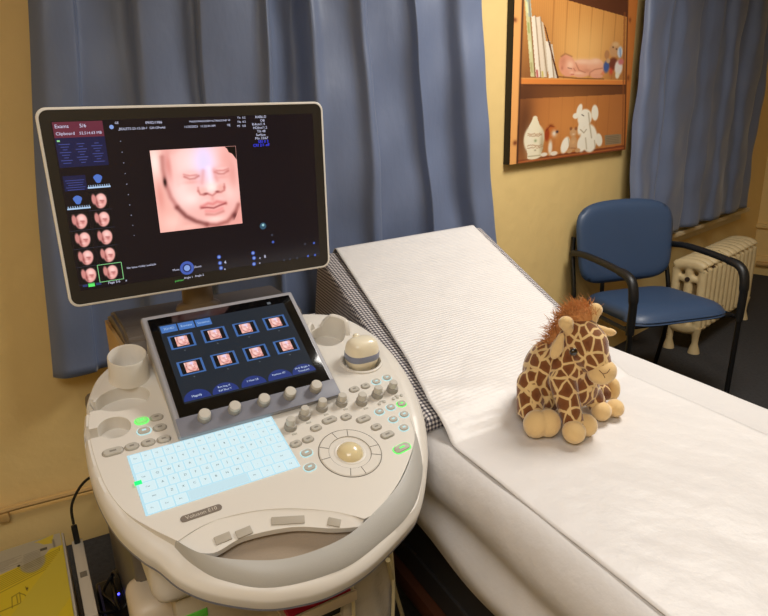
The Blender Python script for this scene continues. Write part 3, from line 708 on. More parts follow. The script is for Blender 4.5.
    # eyes: put on the head surface
    for (u, v, y0) in ((573.5, 352, 1.209),):
        bm = bmesh.new(); ellips(bm, P(u, v, y0), (.0085, .006, .0085)); obj('eye', bm, eye, root)
    bm = bmesh.new(); ellips(bm, P(604, 350, 1.262), (.0085, .006, .0085)); obj('eye', bm, eye, root)
    # mane: tapering strands
    bm = bmesh.new(); random.seed(5)
    spine = smoothpts([P(584, 309, 1.27), P(576, 311, 1.28), P(567, 318, 1.29), P(560, 329, 1.30), P(553, 340, 1.31), P(547, 351, 1.315)], 6)
    ellips(bm, P(580, 317, 1.272), (.026, .024, .026)); ellips(bm, P(566, 325, 1.285), (.022, .024, .028)); ellips(bm, P(557, 339, 1.30), (.016, .02, .028))
    for k in range(1700):
        f = random.random()**1.2; p = spine[int(f*(len(spine)-1))]+Vector((random.gauss(0, .011), random.gauss(0, .012), random.gauss(-.006, .006)))
        L = random.uniform(.018, .036)*(1-.45*f); d = Vector((-.25-.5*f+random.gauss(0, .45), random.gauss(0, .5), .95-.7*f+random.gauss(0, .3))).normalized()
        bend = Vector((random.gauss(-.2, .4), random.gauss(0, .4), -.5)); pts = [p, p+d*L*.5+bend*L*.06, p+d*L+bend*L*.28]
        tube(bm, pts, [.0008, .0006, .0002], 3)
    obj('mane', bm, hair, root)
giraffe()

# ------------------------------------------------------------------ ultrasound machine
TB = Vector((-0.07331496, 1.05933464, 0)); AZ = radians(59.5)
US = empty('ultrasound_machine', TB, pi/2-AZ, 'beige ultrasound machine with large monitor, touch panel and lit keyboard', 'medical device')
MR = rootmat(US)
MD = T(0, 0, .8338) @ Matrix.Rotation(radians(18.2), 4, 'X')           # deck frame in root space
MT = MD @ T(-.278, .14, .012) @ Matrix.Rotation(radians(35-18.2), 4, 'X')  # touch panel frame
mo = MR.inverted() @ (CAM+(Vector((-0.604, 1.1716, 1.4705))-CAM)*1.05)
MM = T(*mo) @ Matrix.Rotation(radians(91), 4, 'X')                  # monitor frame, origin top left
MS = 1.05
WD, WT, WM = MR @ MD, MR @ MT, MR @ MM
BEI = mat('beige_shell', (224, 219, 210), 0.38, var=(3, .01)); BEI2 = mat('beige_shell_side', (216, 208, 194), 0.42, var=(3, .01))
GRY = mat('grey_grip', (180, 178, 172), 0.45, bump=(600, .2, .001), var=(3, .01)); BLG = mat('blue_grey_trim', (124, 126, 138), 0.45); SLV = mat('silver_trim', (158, 158, 164), 0.42)
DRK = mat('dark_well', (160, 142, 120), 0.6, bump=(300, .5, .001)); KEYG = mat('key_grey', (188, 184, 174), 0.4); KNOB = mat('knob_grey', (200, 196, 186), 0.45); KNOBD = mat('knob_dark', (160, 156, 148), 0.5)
LINE = mat('engraved_line', (96, 90, 80), 0.6); GLASS = mat('black_glass', (6, 6, 7), 0.07, spec=.5); HOOD = mat('taupe_hood', (92, 82, 72), 0.35)
GLOW = emis('green_backlight', (120, 255, 120), 0.9); GLOWW = emis('white_backlight', (200, 240, 240), 0.75)
xc = -.105
T_out = [(-.335, -.060), (-.367, -.018), (-.395, .028), (-.411, .083), (-.417, .146), (-.417, .210), (-.410, .268), (-.384, .336), (-.352, .388), (-.30, .425), (-.2, .44), (-.02, .44), (.06, .445), (.10, .45), (.155, .428), (.19, .392), (.203, .345), (.214, .30), (.216, .250), (.212, .2), (.199, .133), (.169, .044), (.136, -.019), (.055, -.095), (-.025, -.142), (-.05, -.143), (-.077, -.114), (-.15, -.070), (-.23, -.046), (-.29, -.047)]
def deck():
    seg1 = smoothpts([(a, b, 0) for a, b in T_out[:-5]], 4); seg2 = smoothpts([(a, b, 0) for a, b in ((-.046, -.143), (-.062, -.128), (-.095, -.103), (-.15, -.073), (-.205, -.054), (-.26, -.046), (-.30, -.049), (-.335, -.060))], 5)
    P = [(p.x, p.y) for p in seg1+seg2[:-1]]
    bm = bmesh.new(); f = prism(bm, P, -.045, 0.0, MD)
    cut = []
    def cyl(c, rx, ry, d, rot=0, n=40):
        b = bmesh.new(); prism(b, [(c[0]+rx*cos(a)*cos(rot)-ry*sin(a)*sin(rot), c[1]+rx*cos(a)*sin(rot)+ry*sin(a)*cos(rot)) for a in np.linspace(0, 2*pi, n, endpoint=False)], -d, .03, MD); cut.append(b)
    def cb(x0, x1, y0, y1, d):
        b = bmesh.new(); prism(b, [(x0, y0), (x1, y0), (x1, y1), (x0, y1)], -d, .03, MD); cut.append(b)
    def key(c, rx, ry, d, y0, y1, xe):
        # oval pocket with a slot running out to the edge, as one outline
        pts = [(c[0]+rx*cos(a), c[1]+ry*sin(a)) for a in np.linspace(-pi, pi, 48, endpoint=False)]
        pts = [q_ for q_ in pts if not (q_[0] < c[0] and y0 <= q_[1] <= y1)]
        k0 = [i for i in range(len(pts)) if pts[i][0] < c[0] and pts[i][1] > y1]
        st_ = [q_ for q_ in pts if atan2(q_[1]-c[1], q_[0]-c[0]) < 10]
        ang = sorted(pts, key=lambda q_: atan2(q_[1]-c[1], q_[0]-c[0]))
        b = bmesh.new(); prism(b, [(xe, y0)]+ang+[(xe, y1)], -d, .03, MD); cut.append(b)
    key((-.343, .300), .050, .034, .032, .286, .308, -.452)
    key((-.3735, .2265), .0291, .0283, .0305, .2155, .2372, -.4713)
    cyl((.155, .238), .046, .040, .032)
    cyl((.125, .352), .043, .038, .032, .3); pass
    cyl((.055, .395), .03, .04, .032); pass
    me = boolean(bm, cut); me.materials.clear(); dk = finish('console_deck', me, BEI, US, True, 35)
    md = dk.modifiers.new('bevel', 'BEVEL'); md.width = 0.0015; md.segments = 2; md.limit_method = 'ANGLE'; md.angle_limit = radians(50)
deck()
# rim around the deck: white skirt, front grip in grey
def star(pts, n=420, c=(xc, .12)):
    """closed curve resampled by angle about c -> list of (x,y)"""
    P = [(p.x-c[0], p.y-c[1]) for p in smoothpts([(a, b, 0) for a, b in pts], 10, True)]
    an = np.array([atan2(y, x) for x, y in P]); r = np.array([hypot(x, y) for x, y in P]); o = np.argsort(an); an, r = an[o], r[o]
    A = np.linspace(-pi, pi, n, endpoint=False); R = np.interp(A, an, r, period=2*pi)
    return [(c[0]+R[k]*cos(A[k]), c[1]+R[k]*sin(A[k])) for k in range(n)]
back = [(-.395, .335), (-.362, .392), (-.30, .43), (-.2, .445), (-.02, .445), (.06, .45), (.10, .455), (.16, .434), (.197, .397), (.214, .345)]
inner = [(.222, .30), (.222, .25), (.217, .2), (.204, .133), (.174, .044), (.147, -.018), (.13, -.062), (.075, -.133), (.034, -.157), (-.054, -.187), (-.126, -.199), (-.185, -.196), (-.236, -.179), (-.289, -.141), (-.32, -.10), (-.341, -.055), (-.372, -.018), (-.400, .028), (-.417, .083), (-.422, .146), (-.421, .21), (-.414, .268)]
outer = [(.252, .30), (.252, .24), (.243, .17), (.220, .085), (.184, .0), (.141, -.068), (.078, -.142), (.027, -.172), (-.062, -.206), (-.132, -.216), (-.19, -.209), (-.245, -.19), (-.308, -.147), (-.345, -.106), (-.368, -.062), (-.386, -.035), (-.410, .015), (-.424, .07), (-.431, .136), (-.428, .21), (-.420, .27)]
bo = [(-.402, .335), (-.368, .396), (-.30, .436), (-.2, .45), (-.02, .45), (.06, .456), (.11, .46), (.175, .44), (.22, .40), (.245, .35)]
def loft(rows, M, closed=True):
    bm = bmesh.new(); R = [[bm.verts.new(M @ Vector(p)) for p in r] for r in rows]
    n = len(R[0])
    for a, b in zip(R, R[1:]):
        for k in range(n if closed else n-1): bm.faces.new((a[k], a[(k+1) % n], b[(k+1) % n], b[k]))
    return bm, R
si, so = star(back[::1]+inner), star(bo+outer)
def front_w(p):   # 1 at the very front, 0 at sides
    return max(0.0, min(1.0, (.04-p[1])/.12))
def lerp2(a, b, t): return (a[0]+(b[0]-a[0])*t, a[1]+(b[1]-a[1])*t)
def inset(p, k): return (xc+(p[0]-xc)*k, .12+(p[1]-.12)*k)
rows = [[(*inset(p, .965), -.020*front_w(p)-.0015) for p in si], [(*p, -.020*front_w(p)-.001) for p in si],
        [(*lerp2(a, b, .5), -.022*front_w(a)-.006) for a, b in zip(si, so)], [(*lerp2(a, b, .92), -.018-.016*front_w(a)) for a, b in zip(si, so)], [(*b, -.028-.012*front_w(b)) for b in so], [(*inset(b, .995), -.052-.006*front_w(b)) for b in so]]
def notch(p):
    x, y, h = p
    if x < -.36 and (.284 < y < .310 or .2135 < y < .239): return (x, y, min(h, -.033))
    return p
rows[:5] = [[notch(p) for p in r] for r in rows[:5]]
bm, R = loft(rows, MD); obj('console_rim', bm, BEI, US, True, 50)
rows = [[(*inset(b, .995), -.052-.006*front_w(b)) for b in so], [(*inset(b, .996), -.057-.006*front_w(b)) for b in so], [(*inset(b, .965), -.066) for b in so]]
bm, R = loft(rows, MD); obj('rim_underline', bm, BLG, US, True, 50)
rows = [[(*inset(b, .97), -.064) for b in so], [(*inset(b, .90), -.085) for b in so], [(*inset(b, .62), -.13) for b in so], [(xc+.001*cos(k), .12+.001*sin(k), -.14) for k in range(len(so))]]
bm, R = loft(rows, MD); obj('console_underside', bm, BEI2, US, True, 60)
# grey grip band
Gin = smoothpts([(x, y, 0) for x, y in ((-.337, -.058), (-.31, -.095), (-.26, -.131), (-.189, -.160), (-.102, -.163), (-.033, -.142), (.055, -.097), (.134, -.021), (.160, .036))], 8)
Gout = smoothpts([(x, y, 0) for x, y in ((-.340, -.056), (-.32, -.10), (-.289, -.141), (-.225, -.184), (-.126, -.200), (-.040, -.184), (.060, -.142), (.135, -.055), (.165, .030))], 8)
rows = [[(p.x, p.y, -.02) for p in Gin], [(p.x, p.y, .0006) for p in Gin], [(a.x*.65+b.x*.35, a.y*.65+b.y*.35, -.003) for a, b in zip(Gin, Gout)], [(p.x, p.y, -.0195) for p in Gout], [(p.x, p.y, -.035) for p in Gout]]
bm, R = loft(rows, MD, False); obj('grip_band', bm, GRY, US, True, 60)
# recess behind the grip: sloped wall with four keys, and its dark well
RO = smoothpts([(x, y, 0) for x, y in ((-.336, -.061), (-.29, -.048), (-.23, -.047), (-.15, -.071), (-.077, -.115), (-.048, -.145))], 8)
RI = smoothpts([(x, y, 0) for x, y in ((-.325, -.077), (-.290, -.098), (-.238, -.090), (-.160, -.104), (-.098, -.135), (-.055, -.150))], 8)
rows = [[(p.x, p.y, -.0005) for p in RO], [(a.x*.9+b.x*.1, a.y*.9+b.y*.1, -.003) for a, b in zip(RO, RI)], [(p.x, p.y, -.007) for p in RI], [(p.x, p.y, -.018) for p in RI]]
bm, R = loft(rows, MD, False); obj('hand_recess', bm, BEI, US, True, 50)
def gy(x): return float(np.interp(x, [p.x for p in Gin], [p.y for p in Gin]))
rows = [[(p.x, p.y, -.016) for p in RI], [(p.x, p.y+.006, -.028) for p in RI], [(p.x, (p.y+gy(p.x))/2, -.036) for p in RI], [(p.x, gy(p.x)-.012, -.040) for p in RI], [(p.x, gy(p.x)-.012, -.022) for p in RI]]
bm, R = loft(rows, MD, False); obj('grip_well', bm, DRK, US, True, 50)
for (u, v, wd) in ((223, 539, .026), (244, 533, .026), (288, 521, .055), (334, 523, .022)):
    x, y = unp(WD, u, v, -.006); bm = bmesh.new()
    a = -.35 if u > 250 else .05
    if u > 320: a = -.65
    box(bm, (x, y, -.0045), (wd, .014, .004), MD, .001, rot=Matrix.Rotation(a, 4, 'Z') @ Matrix.Rotation(.16, 4, 'X')); obj('grip_button', bm, mat('button_taupe', (176, 168, 154), .45), US)
# cup holder
bm = bmesh.new(); cM = MD @ T(-.318, .362, 0)
lathe(bm, [(0.0, .004), (.031, .004), (.0325, .012), (.0335, .052), (.0355, .055), (.0375, .052), (.0375, .01), (.040, .0), (.0, -.002)], cM, 40); obj('cup_holder', bm, BEI, US, True, 50)
# raised lips of right-hand holders
bm = bmesh.new(); tube(bm, [(.155+.047*cos(a), .238+.041*sin(a), .001) for a in np.linspace(.3, 2*pi-.6, 30)], .0035, 8, MD); obj('holder_lip', bm, BEI, US)
def arcwall(c, rx, ry, a0, a1, hh, th=.009):
    A = np.linspace(a0, a1, 18); bm = bmesh.new(); rows_ = []
    for k, a in enumerate(A):
        t = k/(len(A)-1); h = hh*(min(1, 4*t)*min(1, 4*(1-t)))**.6+.001
        ip = (c[0]+rx*cos(a), c[1]+ry*sin(a)); op = (c[0]+(rx+th)*cos(a), c[1]+(ry+th)*sin(a))
        rows_.append([(ip[0], ip[1], -.02), (ip[0], ip[1], h-.002), ((ip[0]*.75+op[0]*.25), (ip[1]*.75+op[1]*.25), h), ((ip[0]*.2+op[0]*.8), (ip[1]*.2+op[1]*.8), h), (op[0], op[1], h-.003), (op[0], op[1], -.02)])
    R_ = [[bm.verts.new(MD @ Vector(p)) for p in r] for r in rows_]
    for x, y in zip(R_, R_[1:]):
        for k in range(6): bm.faces.new((x[k], x[(k+1) % 6], y[(k+1) % 6], y[k]))
    bm.faces.new(R_[0]); bm.faces.new(R_[-1]); return obj('holder_wall', bm, BEI, US, True, 50)
arcwall((.125, .352), .043, .038, -.35, 1.5, .030, .012)
arcwall((.125, .352), .043, .038, 1.95, 3.3, .024, .010)
arcwall((.055, .395), .030, .036, .2, 1.3, .024, .008)

def btn(x, y, w_, h_, rot=0.0, glow=None, glyph=True, m=KEYG):
    bm = bmesh.new(); mm = MD @ T(x, y, 0) @ Matrix.Rotation(rot, 4, 'Z')
    o1 = rrect(w_, h_, min(w_, h_)*.49, 6); n = len(o1)
    rows_ = [[(p[0], p[1], -.002) for p in o1], [(p[0], p[1], .0022) for p in o1], [(p[0]*.9, p[1]*.86, .0036) for p in o1]]
    R_ = [[bm.verts.new(mm @ Vector(p)) for p in r] for r in rows_]
    for a, b in zip(R_, R_[1:]):
        for k in range(n): bm.faces.new((a[k], a[(k+1) % n], b[(k+1) % n], b[k]))
    bm.faces.new(R_[-1]); o = obj('button', bm, m, US, True, 40)
    # surround line and legend
    bm = bmesh.new(); tube(bm, [(p[0]*1.08, p[1]*1.1, .0002) for p in o1+o1[:1]], .0006 if not glow else .0014, 4, mm)
    r_ = obj('key_ring', bm, glow or mat('soft_line', (160, 152, 140), .6), o)
    if glyph:
        bm = bmesh.new(); box(bm, (0, 0, .0037), (w_*.34, h_*.22, .0005), mm); obj('legend', bm, glow or mat('legend_mid', (138, 134, 126), .5), o)
    return o
# left keys
L_ = [(-.325, .225, 1), (-.298, .224, 0), (-.327, .197, 2), (-.299, .195, 0), (-.387, .166, 3), (-.355, .166, 0), (-.327, .165, 0), (-.300, .163, 0)]
for x, y, k in L_:
    o = btn(x, y, .033 if k == 3 else .0225, .0165, 0, {1: GLOW, 2: GLOWW}.get(k), k != 0 or True)
    if k == 1: o['label'] = 'green lit power button'; o.data.materials.clear(); o.data.materials.append(mat('lit_green_key', (150, 200, 140), .4, emit=(90, 230, 90), es=.45))
R_ = [(-.083, .060, 0), (-.057, .062, 0), (-.074, .031, 2), (-.083, -.003, 2), (-.030, .084, 0), (.004, .094, 4), (.039, .089, 0), (.069, .071, 4), (.082, .041, 0), (.092, .014, 5), (.110, .077, 2), (.139, .080, 2), (.166, .081, 1), (.125, .047, 2), (.154, .051, 2), (.133, .018, 2), (.094, .158, 0), (.122, .159, 0), (.151, .163, 2), (.180, .166, 2)]
for x, y, k in R_:
    btn(x, y, {4: .030, 5: .028}.get(k, .0215 if x < .10 else .019), .0155, .12, {1: GLOW, 2: GLOWW}.get(k))
o = btn(.1, -.028, .036, .0165, .15, GLOW); o['label'] = 'wide green lit freeze button'
for x, y in ((.122, .098), (.135, .100), (.158, .101), (.169, .102), (.180, .104)):
    bm = bmesh.new(); lathe(bm, [(.0035, -.001), (.0035, .002), (0, .0028)], MD @ T(x, y, 0), 12); obj('small_button', bm, KEYG, US)
# double-height gain knobs
for x, y in ((-.076, .103), (-.038, .121), (.004, .129), (.048, .128), (.088, .115), (.130, .122), (.169, .125)):
    bm = bmesh.new(); lathe(bm, [(0, -.001), (.0115, -.001), (.0125, .002), (.0115, .010), (.0095, .0115), (0, .0115)], MD @ T(x, y, 0), 24); k_ = obj('knob', bm, KNOBD, US)
    bm = bmesh.new(); lathe(bm, [(0, .011), (.0088, .011), (.0092, .013), (.0088, .0235), (.0078, .025), (0, .0253)], MD @ T(x, y, 0), 24); c_ = obj('knob_cap', bm, KNOB, k_)
    bm = bmesh.new(); box(bm, (x+.001, y-.018, .0005), (.010, .004, .001), MD, .0004); obj('knob_mark', bm, KEYG, k_)
# trackball and its ring of soft keys
tx, ty = .002, .001
bm = bmesh.new(); ellips(bm, (tx, ty, -.006), (.0265, .0265, .0225), MD, n=32, m=20); o = obj('trackball', bm, mat('ivory_ball', (228, 212, 168), .25, coat=.5), US, True, 180); o['label'] = 'ivory trackball'
bm = bmesh.new(); lathe(bm, [(.024, .0), (.0265, .0012), (.029, .0012), (.0305, .0002)], MD @ T(tx, ty, 0), 40); obj('trackball_collar', bm, BEI, US)
bm = bmesh.new(); lathe(bm, [(.0395, .0), (.041, .0022), (.0575, .0022), (.060, .0)], MD @ T(tx, ty, 0), 56); rg = obj('trackball_ring', bm, BEI, US, True, 30)
bm = bmesh.new()
for rr, wd in ((.0405, .0005), (.0600, .0008)): tube(bm, [(tx+rr*cos(a), ty+rr*sin(a), .0014 if rr < .05 else .0002) for a in np.linspace(0, 2*pi, 60)], wd, 4, MD)
for a in (1.2, 1.75, 2.55, 3.1, 4.25, 4.75, 5.75, 6.2): tube(bm, [(tx+.041*cos(a), ty+.041*sin(a), .0024), (tx+.0585*cos(a), ty+.0585*sin(a), .0024)], .0006, 4, MD)
obj('ring_line', bm, LINE, rg)
# keyboard
def keyboard():
    x0, x1, y0, y1 = -.368, -.097, .006, .147; KW, KH = x1-x0, y1-y0
    KB = emis('keyboard_backlight', (184, 222, 234), .86); KC = emis('key_glow', (214, 236, 240), 0.84); SP = emis('space_glow', (202, 230, 238), 0.8)
    bm = bmesh.new(); box(bm, ((x0+x1)/2, (y0+y1)/2, -.0003), (KW, KH, .002), MD, .0008); kb = obj('keyboard', bm, KB, US); kb['label'] = 'glowing white keyboard'
    rowsK = [["Esc"]+["F%d" % k for k in range(1, 13)]+["Del"], list("`1234567890-=")+["Bk"], ["Tab"]+list("QWERTYUIOP[]\\"), ["Cap"]+list("ASDFGHJKL;'")+["Ent"], ["Shft"]+list("ZXCVBNM,./")+["Shf"], ["Fn", "Ctl", "Alt", " ", "Alt", "<", ">", "Ctl"]]
    wid = [[1]*14, [1]*13+[1], [1.3]+[1]*12+[.7], [1.5]+[1]*11+[1.5], [2]+[1]*10+[2], [1.2, 1.2, 1.2, 5.6, 1.2, 1.2, 1.2, 1.2]]
    rh = KH/6; items = []
    for r, (ks, ws) in enumerate(zip(rowsK, wid)):
        tot = sum(ws); x = x0+.003
        for s_, w_ in zip(ks, ws):
            kw = (KW-.006)*w_/tot; y = y1-.002-rh*.985*(r+.5); bm = bmesh.new()
            box(bm, (x+kw/2, y, .0018), (kw-.0026, rh-.0034, .0024), MD, .0008, 1); obj('key', bm, SP if s_ == ' ' else KC, kb, True, 30)
            if s_ != ' ': items.append((s_, x+kw/2-(.0018 if len(s_) == 1 else .004), y-.002, .0068 if len(s_) == 1 else .0045))
            x += kw
    textmesh(items, 'key_legend', mat('legend_grey', (96, 122, 130), .6), kb, MD, lift=.0033)
    bm = bmesh.new(); box(bm, (x0+.004, y0+KH*.5, .0034), (.012, .009, .0006), MD, .0002); g = obj('lock_light', bm, emis('lock_green', (40, 240, 120), 1.1), kb); g['label'] = 'green lock light'
keyboard()
# name badge on the deck
bm = bmesh.new(); bx, by = -.287, -.0235
o1 = rrect(.068, .0125, .006, 6); prism(bm, o1, .0002, .0014, MD @ T(bx, by, 0)); bd = obj('name_badge', bm, mat('badge_taupe', (128, 118, 108), .4), US)
textmesh([('Voluson E10', bx, by-.0032, .0102, 0, 'CENTER')], 'badge_lettering', mat('badge_letter', (216, 208, 196), .4), bd, MD, lift=.0017)

# ---- baby scan picture
def facepic(nx, ny):
    p = Pic(370, 350, (226, 160, 150), nx, ny)
    # tissue beside the head
    p.poly([(0, 0), (45, 0), (60, 120), (95, 260), (60, 350), (0, 350)], (232, 170, 158)); p.glow(14, 50, 26, 70, (252, 222, 212), .9); p.glow(20, 190, 16, 60, (214, 130, 120), .6); p.glow(60, 310, 50, 40, (246, 196, 184), .8)
    # head
    p.ell(216, 156, 168, 184, (236, 176, 168), .05, .06)
    p.glow(200, 60, 120, 80, (250, 218, 214), .9); p.glow(222, 60, 46, 80, (222, 206, 248), .95); p.glow(110, 170, 44, 70, (250, 212, 206), .75); p.glow(150, 215, 46, 34, (254, 224, 218), .75); p.glow(330, 200, 34, 40, (246, 206, 198), .75)
    p.glow(320, 50, 34, 60, (224, 150, 140), .6); p.glow(70, 70, 16, 60, (206, 122, 114), .7); p.line([(88, 30), (92, 90), (100, 150)], 12, (240, 190, 182), .6); p.glow(345, 120, 20, 70, (214, 140, 130), .6)
    for cx, cy, q_ in ((160, 122, 1), (296, 110, -1)):
        p.glow(cx, cy-6, 44, 20, (222, 146, 140), .6); p.glow(cx, cy-16, 30, 7, (246, 202, 196), .6)
        p.line([(cx-30*q_, cy-4), (cx-8*q_, cy+7), (cx+14*q_, cy+6), (cx+32*q_, cy-3)], 5, (168, 84, 80), .55); p.line([(cx-32*q_, cy-14), (cx-6*q_, cy-6), (cx+24*q_, cy-8)], 4, (190, 106, 102), .45)
        p.glow(cx-2, cy+22, 34, 8, (222, 148, 140), .5); p.glow(cx, cy+1, 16, 5, (250, 214, 206), .45)
    # nose: bridge, ball and wings
    p.line([(214, 100), (204, 150)], 10, (220, 146, 142), .5); p.line([(262, 100), (272, 145)], 10, (216, 140, 136), .5); p.line([(240, 90), (242, 150)], 13, (250, 222, 236), .8)
    p.glow(243, 172, 27, 24, (255, 226, 218), .95); p.ell(202, 186, 17, 16, (238, 180, 170), .5, 0, .8); p.ell(286, 180, 17, 16, (230, 168, 158), .5, 0, .8)
    p.line([(184, 184), (190, 200), (206, 204), (222, 200), (244, 210), (264, 198), (284, 198), (300, 190), (300, 176)], 5, (176, 92, 88), .6); p.glow(214, 199, 11, 5, (120, 46, 46), .7); p.glow(268, 194, 10, 5, (120, 46, 46), .7)
    p.line([(184, 170), (182, 186)], 5, (196, 114, 108), .5); p.line([(302, 164), (303, 180)], 5, (186, 104, 98), .5)
    # philtrum and mouth
    p.glow(243, 224, 9, 12, (214, 136, 130), .5); p.glow(214, 232, 22, 12, (248, 204, 198), .6); p.glow(276, 226, 20, 12, (244, 196, 190), .6)
    p.line([(196, 254), (220, 243), (242, 248), (262, 239), (294, 247)], 8, (214, 120, 118), .75); p.line([(190, 260), (216, 261), (244, 266), (272, 257), (300, 250)], 4.5, (140, 56, 58), .75)
    p.line([(208, 276), (246, 281), (282, 271)], 8, (232, 146, 142), .85); p.line([(208, 291), (246, 297), (286, 285)], 7, (190, 108, 102), .55); p.glow(186, 258, 7, 9, (180, 96, 92), .5); p.glow(303, 250, 7, 9, (176, 92, 88), .5)
    p.glow(246, 316, 44, 14, (252, 208, 198), .85)
    # shadow under the jaw: narrow at the cheek, deep under the chin
    p.line([(46, 30), (44, 80), (48, 140), (62, 200), (84, 245)], 11, (150, 74, 70), .5); p.glow(46, 135, 7, 18, (26, 8, 10), .95)
    p.line([(84, 248), (118, 290), (160, 318), (205, 336)], 11, (96, 38, 36), .7); p.line([(205, 336), (250, 344), (300, 334), (340, 300), (358, 262)], 10, (130, 60, 56), .55); p.glow(338, 312, 14, 18, (70, 22, 24), .7)
    p.poly([(300, 350), (334, 330), (356, 290), (370, 270), (370, 350)], (226, 156, 146), .9); p.glow(120, 338, 50, 12, (240, 184, 172), .85)
    p.poly([(318, 0), (370, 0), (370, 62), (352, 34), (336, 26), (330, 10)], (6, 4, 6))
    return p

# ---- touch panel
def touch():
    W_, H_ = .333, .29
    bm = bmesh.new(); box(bm, (W_/2+.001, H_/2+.004, -.009), (W_, H_, .018), MT, .006, 3); tp = obj('touch_panel', bm, SLV, US)
    bm = bmesh.new(); box(bm, (W_/2+.001, .022, .0008), (W_-.006, .040, .003), MT, .0012); obj('control_strip', bm, BLG, tp)
    bm = bmesh.new(); box(bm, (W_/2+.001, .162, .0012), (W_-.022, .240, .003), MT, .001); obj('touch_glass', bm, GLASS, tp)
    dz = .0030
    root_tp = tp
    # measured picture corners on the glass
    A = unp(WT, 160, 330); B = unp(WT, 285, 307); C_ = unp(WT, 315, 374); D = unp(WT, 184, 405)
    x0, x1, yb, yt = .030, .300, .068, .262
    bm = bmesh.new(); quad(bm, [(x0-.002, yb), (x1+.002, yb), (x1+.002, yt), (x0-.002, yt)], MT, dz); sc = obj('touch_display', bm, mat('display_slate', (10, 13, 17), .22, emit=(38, 48, 60), es=.5), tp, False)
    bm = bmesh.new()
    for k in range(3): box(bm, (x0+.017+k*.0355, yt-.012, dz+.0002), (.0325, .018, .0003), MT)
    obj('tab', bm, emis('tab_blue', (74, 120, 190), .75), tp, False)
    textmesh([('3D/4D', x0+.017, yt-.0145, .008, 0, 'CENTER'), ('Review', x0+.0525, yt-.0145, .008, 0, 'CENTER'), ('Sensitive', x0+.088, yt-.0145, .0072, 0, 'CENTER')], 'tab_text', emis('text_pale', (170, 200, 235), .8), tp, MT, lift=dz+.0006)
    FM = paintmat('scan_image_small', True, .85, .3); fp = facepic(26, 26)
    for r, (yy) in enumerate((.213, .147)):
        for c in range(4):
            x = .0635+c*.0672; bm = bmesh.new(); box(bm, (x, yy, dz+.0002), (.050, .034, .0003), MT); obj('thumbnail_frame', bm, emis('thumb_blue', (70, 112, 176), .7), tp, False)
            bm = bmesh.new(); box(bm, (x, yy, dz+.0005), (.041, .028, .0003), MT); obj('thumbnail_field', bm, emis('thumb_black', (14, 14, 18), .5), tp, False)
            fp.mesh('scan_thumbnail', lambda a, b, x=x, yy=yy: MT @ Vector((x-.012+.024*a, yy+.012-.024*b, dz+.0008)), FM, tp)
    textmesh([('\u2022', .0605+c*.0672, yy-.028, .012) for yy in (.213, .147) for c in range(4)], 'thumbnail_mark', emis('mark_grey', (110, 116, 122), .6), tp, MT, lift=dz+.0003)
    for k, x in enumerate((.055, .110, .168, .224, .277)):
        bm = bmesh.new(); n = 24; pts = [(x+.026*cos(a), .072+.022*sin(a)) for a in np.linspace(0, pi, n)]; quad(bm, pts, MT, dz+.0003); obj('soft_key', bm, emis('soft_key_blue', (40, 58, 128), .7), tp, False)
    textmesh([('Magnify', .055, .078, .0065, 0, 'CENTER'), ('Rot Img X', .110, .084, .006, 0, 'CENTER'), ('Ref Slice Y', .110, .076, .006, 0, 'CENTER'), ('S View LR', .168, .082, .006, 0, 'CENTER'), ('Position 3D', .224, .082, .006, 0, 'CENTER'), ('Hi D Bright 4', .277, .084, .006, 0, 'CENTER'), ('Threshold', .277, .076, .006, 0, 'CENTER')], 'soft_key_text', emis('text_white', (205, 220, 240), .85), tp, MT, lift=dz+.0006)
    bm = bmesh.new(); box(bm, (.27, .268, dz+.0002), (.008, .006, .0002), MT); obj('status_icon', bm, emis('mark_grey', (110, 116, 122), .6), tp, False)
    for x in (.054, .112, .171, .226, .283):
        bm = bmesh.new(); kM = MT @ T(x, .029, 0); lathe(bm, [(0, .001), (.0120, .001), (.0125, .004), (.0120, .013), (.0115, .014)], kM, 26); k_ = obj('knob', bm, KNOBD, US)
        bm = bmesh.new(); lathe(bm, [(.0114, .0138), (.0114, .0185), (.0100, .0205), (0, .021)], kM, 26); obj('knob_cap', bm, KNOB, k_)
    # support under the panel
    bm = bmesh.new(); prof = [(.03, -.018), (.27, -.018), (.25, -.075), (.10, -.05)]
    lo = [bm.verts.new(MT @ Vector((.006, a, b))) for a, b in prof]; hi = [bm.verts.new(MT @ Vector((W_-.004, a, b))) for a, b in prof]
    bm.faces.new(lo); bm.faces.new(hi[::-1])
    for k in range(4): bm.faces.new((lo[k], hi[k], hi[(k+1) % 4], lo[(k+1) % 4]))
    obj('panel_support', bm, BEI2, US, False)
touch()

